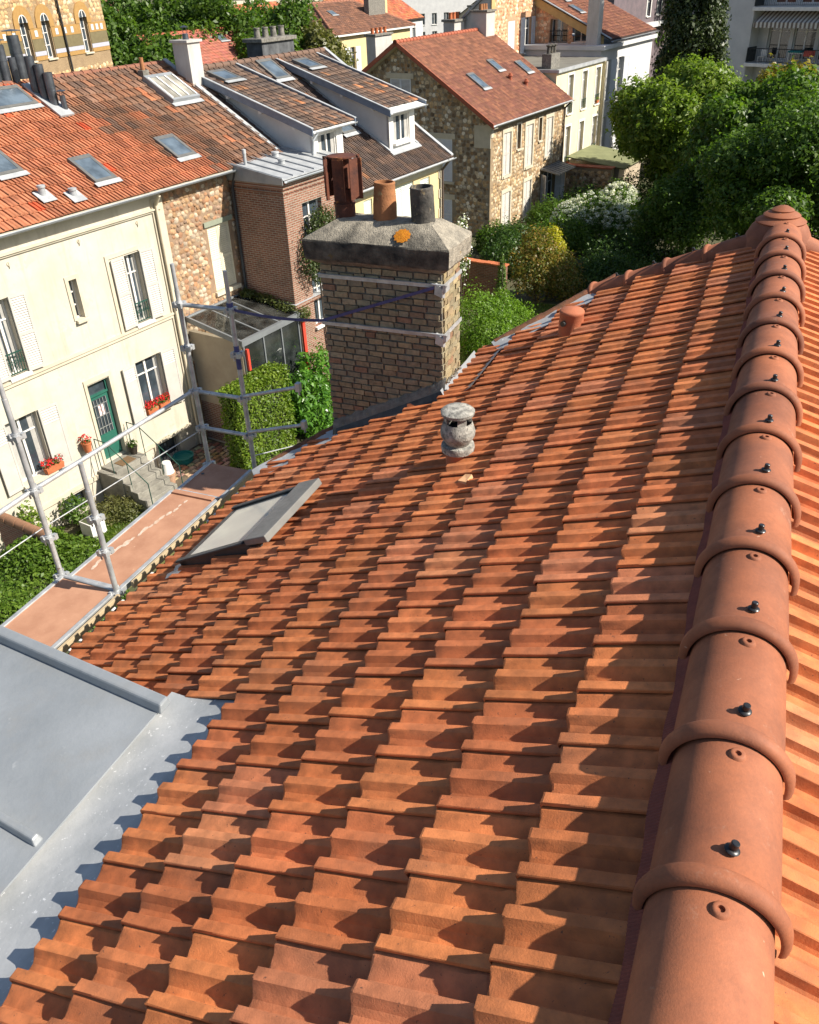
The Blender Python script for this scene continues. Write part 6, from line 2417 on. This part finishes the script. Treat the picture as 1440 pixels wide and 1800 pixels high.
BK = MATS['bark']
tree('broadleaf_tree', 'large sunlit pale green tree in front of the tall conifer', 'tree', (16.0, 50.8, 0), 7.2, crown(0, 0, 4.5, 3.2, 28, 1) + crown(.3, -.5, 2.0, 2.0, 8, 2), 66000, .22, MAPLE, BK, 101, 'garden trees on the right')
tree('broadleaf_tree', 'bright green tree below the apartment balcony', 'tree', (16.5, 40.2, 0), 8, crown(0, 0, 5.6, 2.8, 24, 3) + crown(-.2, -.4, 2.6, 2.2, 8, 4), 56000, .20, MIDL, BK, 102, 'garden trees on the right')
tree('broadleaf_tree', 'big dark green tree nearest the ridge finial at the right edge', 'tree', (15.2, 33.0, 0), 7.2, crown(0, 0, 5.0, 3.2, 26, 5) + crown(-.6, .2, 2.4, 2.2, 8, 6), 70000, .15, DARKL, BK, 103, 'garden trees on the right', shell=.4)
tree('broadleaf_tree', 'low dark tree in the gap between the pale tree and the ridge', 'tree', (13.9, 40.4, 0), 4.6, crown(0, 0, 2.6, 2.3, 14, 7), 30000, .15, DARKL, BK, 104, 'garden trees on the right', shell=.3)
tree('broadleaf_tree', 'yellowing tree at the right edge under the apartment balcony', 'tree', (19.8, 44.5, 0), 8, crown(0, 0, 6.0, 2.4, 16, 8), 20000, .2, leafmat('yellow_leaf', (.16, .13, .02), (.28, .22, .03), .35), BK, 105, 'garden trees on the right')
cf = []
g = random.Random(9)
for k in range(46):
    z = 1.2 + 13.2 * (k / 46)
    rr = 3.0 * (1 - (z / 16.5) ** 1.7) + .25
    for q in range(3):
        t = g.uniform(0, 6.28)
        cf.append((rr * .62 * math.cos(t), rr * .62 * math.sin(t), z, .75, .75, 1.25))
tree('conifer_tree', 'tall dark cypress rising out of frame behind the pale green tree', 'tree', (19.6, 62.0, 0), 14.5, cf, 60000, .20, CONL, BK, 106, trunk_r=.3, shell=.35)
TL = [(-17.0, 68, 3.4, 6.6, DARKL, 'ivy green tree beside the arched window building'), (-15.6, 78, 4.6, 8.2, DARKL, 'dense dark tree right of the arched window building'),
      (-10.0, 80, 4.4, 7.6, DARKL, 'dark round tree above the white chimney stack'), (-9.3, 74, 3.0, 6.0, MIDL, 'bright green tree above the low red roof'),
      (-7.4, 79, 3.4, 7.2, OLIV, 'olive green tree beside the brown hipped roof'), (-20.5, 76, 3.4, 8.6, DARKL, 'narrow dark tree behind the arched building corner')]
for k, (x, y, rr, zc, lm, lb_) in enumerate(TL):
    tree('background_tree', lb_, 'tree', (x, y, 0), zc + rr * .5, crown(0, 0, zc, rr, 20, 20 + k), 17000, .30, lm, BK, 110 + k, 'trees behind the row', shell=.4)
for k, (x, y, rr, zc, lb_) in enumerate([(9.6, 79, 2.4, 7.8, 'small round tree left of the ornate stone chimney'), (28, 92, 5, 8, 'far dark tree behind the pebble house roof'), (44, 88, 5, 8, 'far dark tree behind the apartment block'), (-6, 140, 6, 8, 'far tree on the skyline left of centre'), (22, 138, 6, 8, 'far tree on the skyline at centre')]):
    tree('background_tree', lb_, 'tree', (x, y, 0), zc + rr * .5, crown(0, 0, zc, rr, 14, 40 + k), 7000, .34, MIDL if k == 0 else DARKL, BK, 130 + k, 'trees behind the row', shell=.4)

# ================================================================== gardens
# left garden below the cream house
def hedge(name, label, r0, r1, v0, v1, h, n, size, lm, seed, lump=.12):
    c = ((r0 + r1) / 2, (v0 + v1) / 2)
    root = empty(name, row(*c), ROWZ, label, 'hedge')
    MB().box(r0 - c[0] + .16, r1 - c[0] - .16, v0 - c[1] + .16, v1 - c[1] - .16, -.02, h - .16).build('twigs', mat('hedge_twigs', (.03, .035, .012), (.02, .025, .01), 8, 1), root)
    leaves('foliage', lm, None, n, size, seed, root, box=[(r0 - c[0], r1 - c[0], v0 - c[1], v1 - c[1], 0, h)], lump=lump, kind=None)
    return root


hedge('clipped_hedge', 'square clipped yellow green hedge in front of the conservatory', -.85, 1.45, -2.95, -2.2, 2.72, 17000, .075, HEDG, 71, .06)
shrub('laurel', 'glossy bright green laurel between the square hedge and the chimney', row(2.8, -2.75), [(-.5, 0, 1.2, .8, .55, 1.1), (.4, .1, 1.5, .85, .55, 1.1), (.0, -.2, .7, 1.1, .6, .8)], 7500, .15, LAUR, 72, rz=ROWZ, aspect=.4)
hedge('garden_hedge', 'wide bushy hedge at the left edge below the cream house', -9.6, -6.6, -4.2, -2.1, 1.6, 24000, .085, leafmat('privet_leaf', (.07, .135, .014), (.16, .24, .03), .35), 73, .22)
shrub('heather_bush', 'low olive brown heather beside the stone steps', row(-4.25, -1.0), [(0, 0, .25, .62, .45, .38), (.3, -.3, .2, .5, .4, .3)], 4200, .05, OLIV, 74, rz=ROWZ, stem=False)
shrub('rose_bush', 'small rose bush with dark red flowers by the cellar window', row(-5.0, -.45), [(0, 0, .55, .35, .25, .4)], 700, .08, MIDL, 75, rz=ROWZ)
shrub('climbing_plant', 'sparse yellow green climber at the foot of the cream wall, left', row(-6.2, -.3), [(0, 0, .7, .4, .2, .6), (-.5, 0, .5, .3, .2, .4)], 700, .10, HEDG, 76, rz=ROWZ)
pl = empty('white_planter', row(-5.05, -1.15), ROWZ, 'square white planter with a leafless plant on the grass', 'planter')
bevel(MB().box(-.23, .23, -.23, .23, 0, .46).build('box', WHITEP, pl), .012)
MB().box(-.20, .20, -.20, .20, .462, .466).build('soil', gm, pl)
m = MB()
for k in range(9):
    m.tube((0, 0, .46), (.25 * math.cos(k * 2.1), .25 * math.sin(k * 2.1), .75 + .1 * (k % 3)), .006, 5)
m.build('twigs', BK, pl)
pt = empty('terracotta_pot', row(-2.12, -1.0), ROWZ, 'terracotta garden pot with a white pot upturned on it, right of the steps', 'flower pot')
m = MB()
m.lathe((0, 0, 0), [(0, 0), (.15, 0), (.20, .33), (.22, .33), (.22, .38), (0, .38)], 18)
m.build('pot', mat('pale_terracotta', (.42, .26, .17), (.36, .21, .13), 6, .85), pt, 40)
m = MB()
m.lathe((0, 0, .385), [(.19, 0), (.18, .03), (.13, .33), (0, .34)], 18)
m.build('upturned_pot', WHITEP, pt, 40)
tb_ = empty('green_tub', row(-.95, -.42), ROWZ, 'turquoise plastic tub under the cellar window', 'tub')
m = MB()
m.lathe((0, 0, 0), [(0, .0), (.27, 0), (.30, .20), (.32, .20), (.32, .23), (.28, .23), (.27, .16), (0, .15)], 22)
m.build('tub', mat('turquoise_plastic', (.02, .17, .16), (.015, .14, .13), 5, .4), tb_, 40)
for k, (x, y, lb_, cc) in enumerate(((-2.35, -.62, 'black pot on the right side of the front steps', (.02, .02, .022)), (-2.28, -.95, 'dark red pot with a plant beside the front steps', (.14, .02, .02)), (-3.2, -.25, 'small dark pot beside the green front door', (.05, .04, .03)))):
    z0 = 1.02 if k == 2 else 0
    pp = empty('plant_pot', row(x if k != 2 else -2.55, y, z0), ROWZ, lb_, 'flower pot', 'pots by the steps')
    m = MB()
    m.lathe((0, 0, 0), [(0, 0), (.09, 0), (.13, .22), (.14, .22), (.14, .25), (0, .24)], 14)
    m.build('pot', mat('pot_colour_%d' % k, cc, tuple(q * .8 for q in cc), 5, .5), pp, 40)
    leaves('foliage', MIDL, [(0, 0, .34, .13, .13, .12)], 120, .06, 140 + k, pp, kind=None, shell=.2)
# grass
GRASS = leafmat('grass_blade', (.07, .13, .015), (.16, .22, .03), .3)
g = np.random.default_rng(5)


def grass(name, polys, n, seed, h=.09):
    gg = np.random.default_rng(seed)
    P = []
    for (r0, r1, v0, v1, wt) in polys:
        k = int(n * wt)
        rr, vv = gg.uniform(r0, r1, k), gg.uniform(v0, v1, k)
        keep = (np.sin(rr * 2.1 + 1) * np.sin(vv * 2.9) + gg.normal(0, .5, k)) > -.5
        P += [tuple(row(a, b)) for a, b in zip(rr[keep], vv[keep])]
    P = np.array(P)
    k = len(P)
    t = gg.uniform(0, 6.28, k)
    wd = np.stack([np.cos(t), np.sin(t), np.zeros(k)], 1) * .012
    tip = P + np.stack([gg.normal(0, .03, k), gg.normal(0, .03, k), gg.uniform(.5, 1.2, k) * h], 1)
    V = np.stack([P - wd, P + wd, tip + wd * .2, tip - wd * .2], 1)
    o = join_np(name, GRASS, V, [[0, 1, 2, 3]], None, gg.random(k))
    return tag(o, label='short uneven grass on the garden ground', cat='grass', kind='stuff')


grass('grass', [(-6.5, -1.6, -3.6, -1.5, .55), (-6.0, -3.6, -1.6, -.7, .2), (12.5, 17, -7, -3.5, .25), (3.6, 11.5, -7.5, -2.4, .5)], 42000, 6)
lawn = MB()
lawn.poly([tuple(row(*q, .004)) for q in ((-6.6, -3.8), (-1.5, -3.8), (-1.5, -1.3), (-3.6, -.9), (-6.6, -.6))])
lawn.poly([tuple(row(*q, .004)) for q in ((12.2, -7.5), (17.2, -7.5), (17.2, -3.2), (12.2, -3.2))])
lawn.poly([tuple(row(*q, .004)) for q in ((3.6, -8), (11.8, -8), (11.8, -2.0), (3.6, -2.2))])
tag(lawn.build('lawn', mat('lawn_ground', (.10, .12, .03), (.17, .15, .06), 2.5, .95, 40, .5, .02)), kind='structure')
pv = MB()
pv.poly([tuple(row(*q, .008)) for q in ((-1.5, -3.0), (.5, -3.0), (.5, -.02), (-2.3, -.02), (-2.3, -1.4))])
pvo = tag(pv.build('paving', mat('paving_joint', (.13, .10, .07), (.09, .075, .05), 6, .95)), kind='structure')
pst = mat('paving_stone', (1, 1, 1), None, 8, .9, 50, .4, .01, obcol=True)
rg = random.Random(12)
cob = MB()
cob.hexa([(-.11, -.08, 0), (.11, -.08, 0), (.11, .08, 0), (-.11, .08, 0), (-.09, -.065, .03), (.095, -.06, .035), (.09, .065, .03), (-.095, .06, .035)])
cobm = cob.mesh('paving_stone', pst)
for i in range(11):
    for j in range(15):
        r_, v_ = -2.15 + i * .25 + (.12 if j % 2 else 0) + rg.uniform(-.02, .02), -2.85 + j * .19 + rg.uniform(-.015, .015)
        if r_ < -1.45 and v_ < -1.5 + (-1.45 - r_) * 1.2 or r_ > .4:
            continue
        o = link('paving_stone', cobm, pvo, row(r_, v_, .008), (0, 0, ROWZ + rg.uniform(-.12, .12)), (rg.uniform(.85, 1.05), rg.uniform(.85, 1.05), 1))
        cc = rg.choice([(.28, .17, .10), (.33, .24, .15), (.24, .13, .09), (.36, .29, .2)])
        o.color = c4(tuple(q * rg.uniform(.8, 1.15) for q in cc))

# right hand gardens
GBX = brickmat('garden_brick', (.16, .06, .04), (.22, .09, .06), (.20, .17, .13), 'y', .22, .07)
gw = empty('garden_wall', row(15.75, -4), ROWZ, 'old red brick garden wall with orange coping tiles behind the small cypress', 'wall')
MB().box(-.12, .12, .9, 3.2, -.05, 1.85).build('brickwork', GBX, gw)
for k in range(7):
    bevel(MB().box(-.18, .18, .85 + k * .34, .85 + k * .34 + .33, 1.852, 1.91 + .008 * (k % 3)).build('coping_tile', BOXT, gw), .01)
shrub('round_hedge', 'broad bright green bush right of the chimney beside the verge', row(11.6, -4.5), [(-.6, .3, 1.1, 1.2, 1.0, 1.3), (.5, -.1, .9, 1.2, 1.0, 1.1), (1.2, -.6, .55, .9, .8, .8), (-.9, -.5, .8, 1.0, .8, 1.0)], 17000, .085, leafmat('box_leaf', (.08, .16, .012), (.18, .29, .03), .35), 81, rz=ROWZ)
shrub('small_cypress', 'slim pointed little cypress in front of the brick garden wall', row(14.6, -3.45), [(0, 0, .5, .28, .28, .6), (0, 0, 1.2, .24, .24, .6), (.03, 0, 1.9, .17, .17, .5), (.02, .02, 2.4, .08, .08, .35)], 3800, .07, leafmat('little_cypress', (.06, .11, .012), (.11, .18, .03), .2), 82, rz=ROWZ, cat='cypress')
PHOT = leafmat('photinia_leaf', (.10, .15, .02), (.30, .17, .04), .35)
shrub('photinia_bush', 'tall yellow green bush with reddish tips behind the garden wall', row(17.3, -4.0), [(-.3, .2, 1.5, 1.0, 1.0, 1.2), (.5, -.5, 1.2, 1.1, 1.0, 1.1), (.2, .3, 2.3, .8, .8, .8), (.6, -1.0, .8, .8, .7, .8)], 11000, .10, PHOT, 83, rz=ROWZ)
shrub('yellow_shrub', 'bright yellow leaved spray on top of the reddish bush', row(18.3, -4.1), [(0, 0, 2.6, .35, .35, .45), (.1, -.2, 2.1, .4, .3, .4)], 1000, .09, leafmat('yellow_spray', (.38, .34, .02), (.55, .48, .04), .35), 84, rz=ROWZ)
hy = shrub('flowering_shrub', 'large shrub covered in white flower heads below the flat roof block', row(27.2, -2.6), [(0, 0, 1.2, 1.7, 1.7, 1.3), (-.6, .9, 1.0, 1.2, 1.2, 1.1), (.3, -1.3, 1.0, 1.3, 1.2, 1.1), (1.2, -.8, 1.8, 1.2, 1.0, 1.0)], 15000, .11, DARKL, 85, rz=ROWZ)
gx = np.random.default_rng(8)
pts_ = []
for k in range(520):
    d = gx.normal(size=3)
    d[2] = abs(d[2]) * .9 + .05
    d[0] = -abs(d[0]) if gx.random() < .6 else d[0]
    d /= np.linalg.norm(d)
    q = [(0, 0, 1.2, 1.7, 1.7, 1.3), (-.6, .9, 1.0, 1.2, 1.2, 1.1), (.3, -1.3, 1.0, 1.3, 1.2, 1.1), (1.2, -.8, 1.8, 1.2, 1.0, 1.0)][k % 4]
    pts_.append((q[0] + d[0] * q[3] * 1.02, q[1] + d[1] * q[4] * 1.02, q[2] + d[2] * q[5] * 1.02, .095, .095, .07))
leaves('blossom', leafmat('white_petals', (.68, .66, .6), (.82, .8, .74), .2, .7), pts_, 15000, .06, 86, hy, shell=.4, aspect=.9)
DEEP = leafmat('deep_leaf', (.03, .07, .012), (.075, .13, .022), .3)
for k, (r_, v_, s, lb_, lm) in enumerate(((22.5, -.3, 1.5, 'dark green shrub at the foot of the stone house corner', DEEP), (24.0, -2.0, 1.6, 'green shrub between the stone house and the white flowers', MIDL), (20.0, -1.2, 1.4, 'shaded shrub right behind the brick garden wall', DEEP),
                                         (19.5, -6.2, 1.5, 'dark bush under the white flowering shrub, left', DEEP), (22.5, -5.6, 1.6, 'dark bush under the white flowering shrub, right', DEEP), (25.0, -7.0, 2.0, 'dark bush below the low dark tree', DEEP), (18.5, -8.6, 1.5, 'dark ground shrub beside the roof verge', DEEP),
                                         (23.5, 1.2, 1.1, 'leafy climber low on the stone gable', MIDL), (28.5, .4, 1.3, 'green bush below the shuttered stone facade', MIDL), (31.0, -.5, 1.6, 'rounded green bush below the awning', DEEP), (34.0, -2.5, 1.8, 'dark bush in front of the olive shed', DEEP), (5.2, -3.4, 1.2, 'low bush on the lawn hidden behind the chimney, left', MIDL), (7.6, -3.2, 1.3, 'low bush on the lawn hidden behind the chimney, right', DEEP))):
    shrub('garden_shrub', lb_, row(r_, v_), [(0, 0, s * .6, s * .8, s * .8, s * .7), (s * .5, -s * .4, s * .45, s * .6, s * .6, s * .55), (-s * .4, s * .4, s * .5, s * .55, s * .55, s * .5)], 5200, .12, lm, 90 + k, group='garden shrubs', rz=ROWZ)
# white flowering spray behind the pots
wsp = shrub('white_rose', 'white flowering climber behind the sooty chimney pot', row(13.6, -2.1), [(0, 0, 2.6, .35, .35, .9), (.2, .1, 3.4, .25, .25, .7)], 900, .08, MIDL, 96, rz=ROWZ)
leaves('blossom', MATS['white_petals'], [(-.05, -.1, 2.9, .36, .36, .9), (.15, .0, 3.7, .25, .25, .6)], 420, .08, 97, wsp, shell=.7, aspect=.9)
# olive roofed shed and rubble wall right of the stone house
sd_ = empty('garden_shed', row(38, .9), ROWZ, 'low shed with olive green flat roof beside the cream block', 'shed')
MB().box(-1.8, 2.2, -1.5, 1.6, -.05, 1.9).build('wall', BEIGE, sd_)
m = MB()
m.slab([(-2.0, -1.8, 1.9), (2.4, -1.8, 1.9), (2.4, 1.9, 2.35), (-2.0, 1.9, 2.35)], (0, 0, .07))
m.build('roof', mat('olive_felt', (.19, .20, .10), (.15, .16, .08), 2, .95), sd_)
rw = empty('rubble_wall', row(35.6, .8), ROWZ, 'short rubble wall with red tile top between the stone house and the shed', 'wall')
MB().box(-.2, .2, -1.2, 1.7, -.05, 2.0).build('masonry', GM2, rw)
rubble(rw, facade_map('side', -.2), -1.1, 1.6, .1, 1.9, .24, lambda u, z: True, GPAL, 0, 98, .03)
for k in range(8):
    MB().box(-.32, .32, -1.25 + k * .38, -1.25 + k * .38 + .36, 2.002, 2.07).build('coping_tile', RR4, rw)
# clay coped wall at the far left
lw = empty('coped_wall', row(-7.3, -1.9), ROWZ, 'low wall with rounded clay coping in the hedge at the left edge', 'wall')
MB().box(-.11, .11, -.9, .9, -.05, 1.78).build('masonry', GBX, lw)
for k in range(5):
    m = MB()
    m.tube((0, -.9 + k * .36, 1.83), (0, -.9 + k * .36 + .35, 1.83), .13, 12, .12)
    m.build('coping_tile', mat('clay_coping', (.27, .14, .08), (.2, .11, .065), 6, .85), lw, 50)
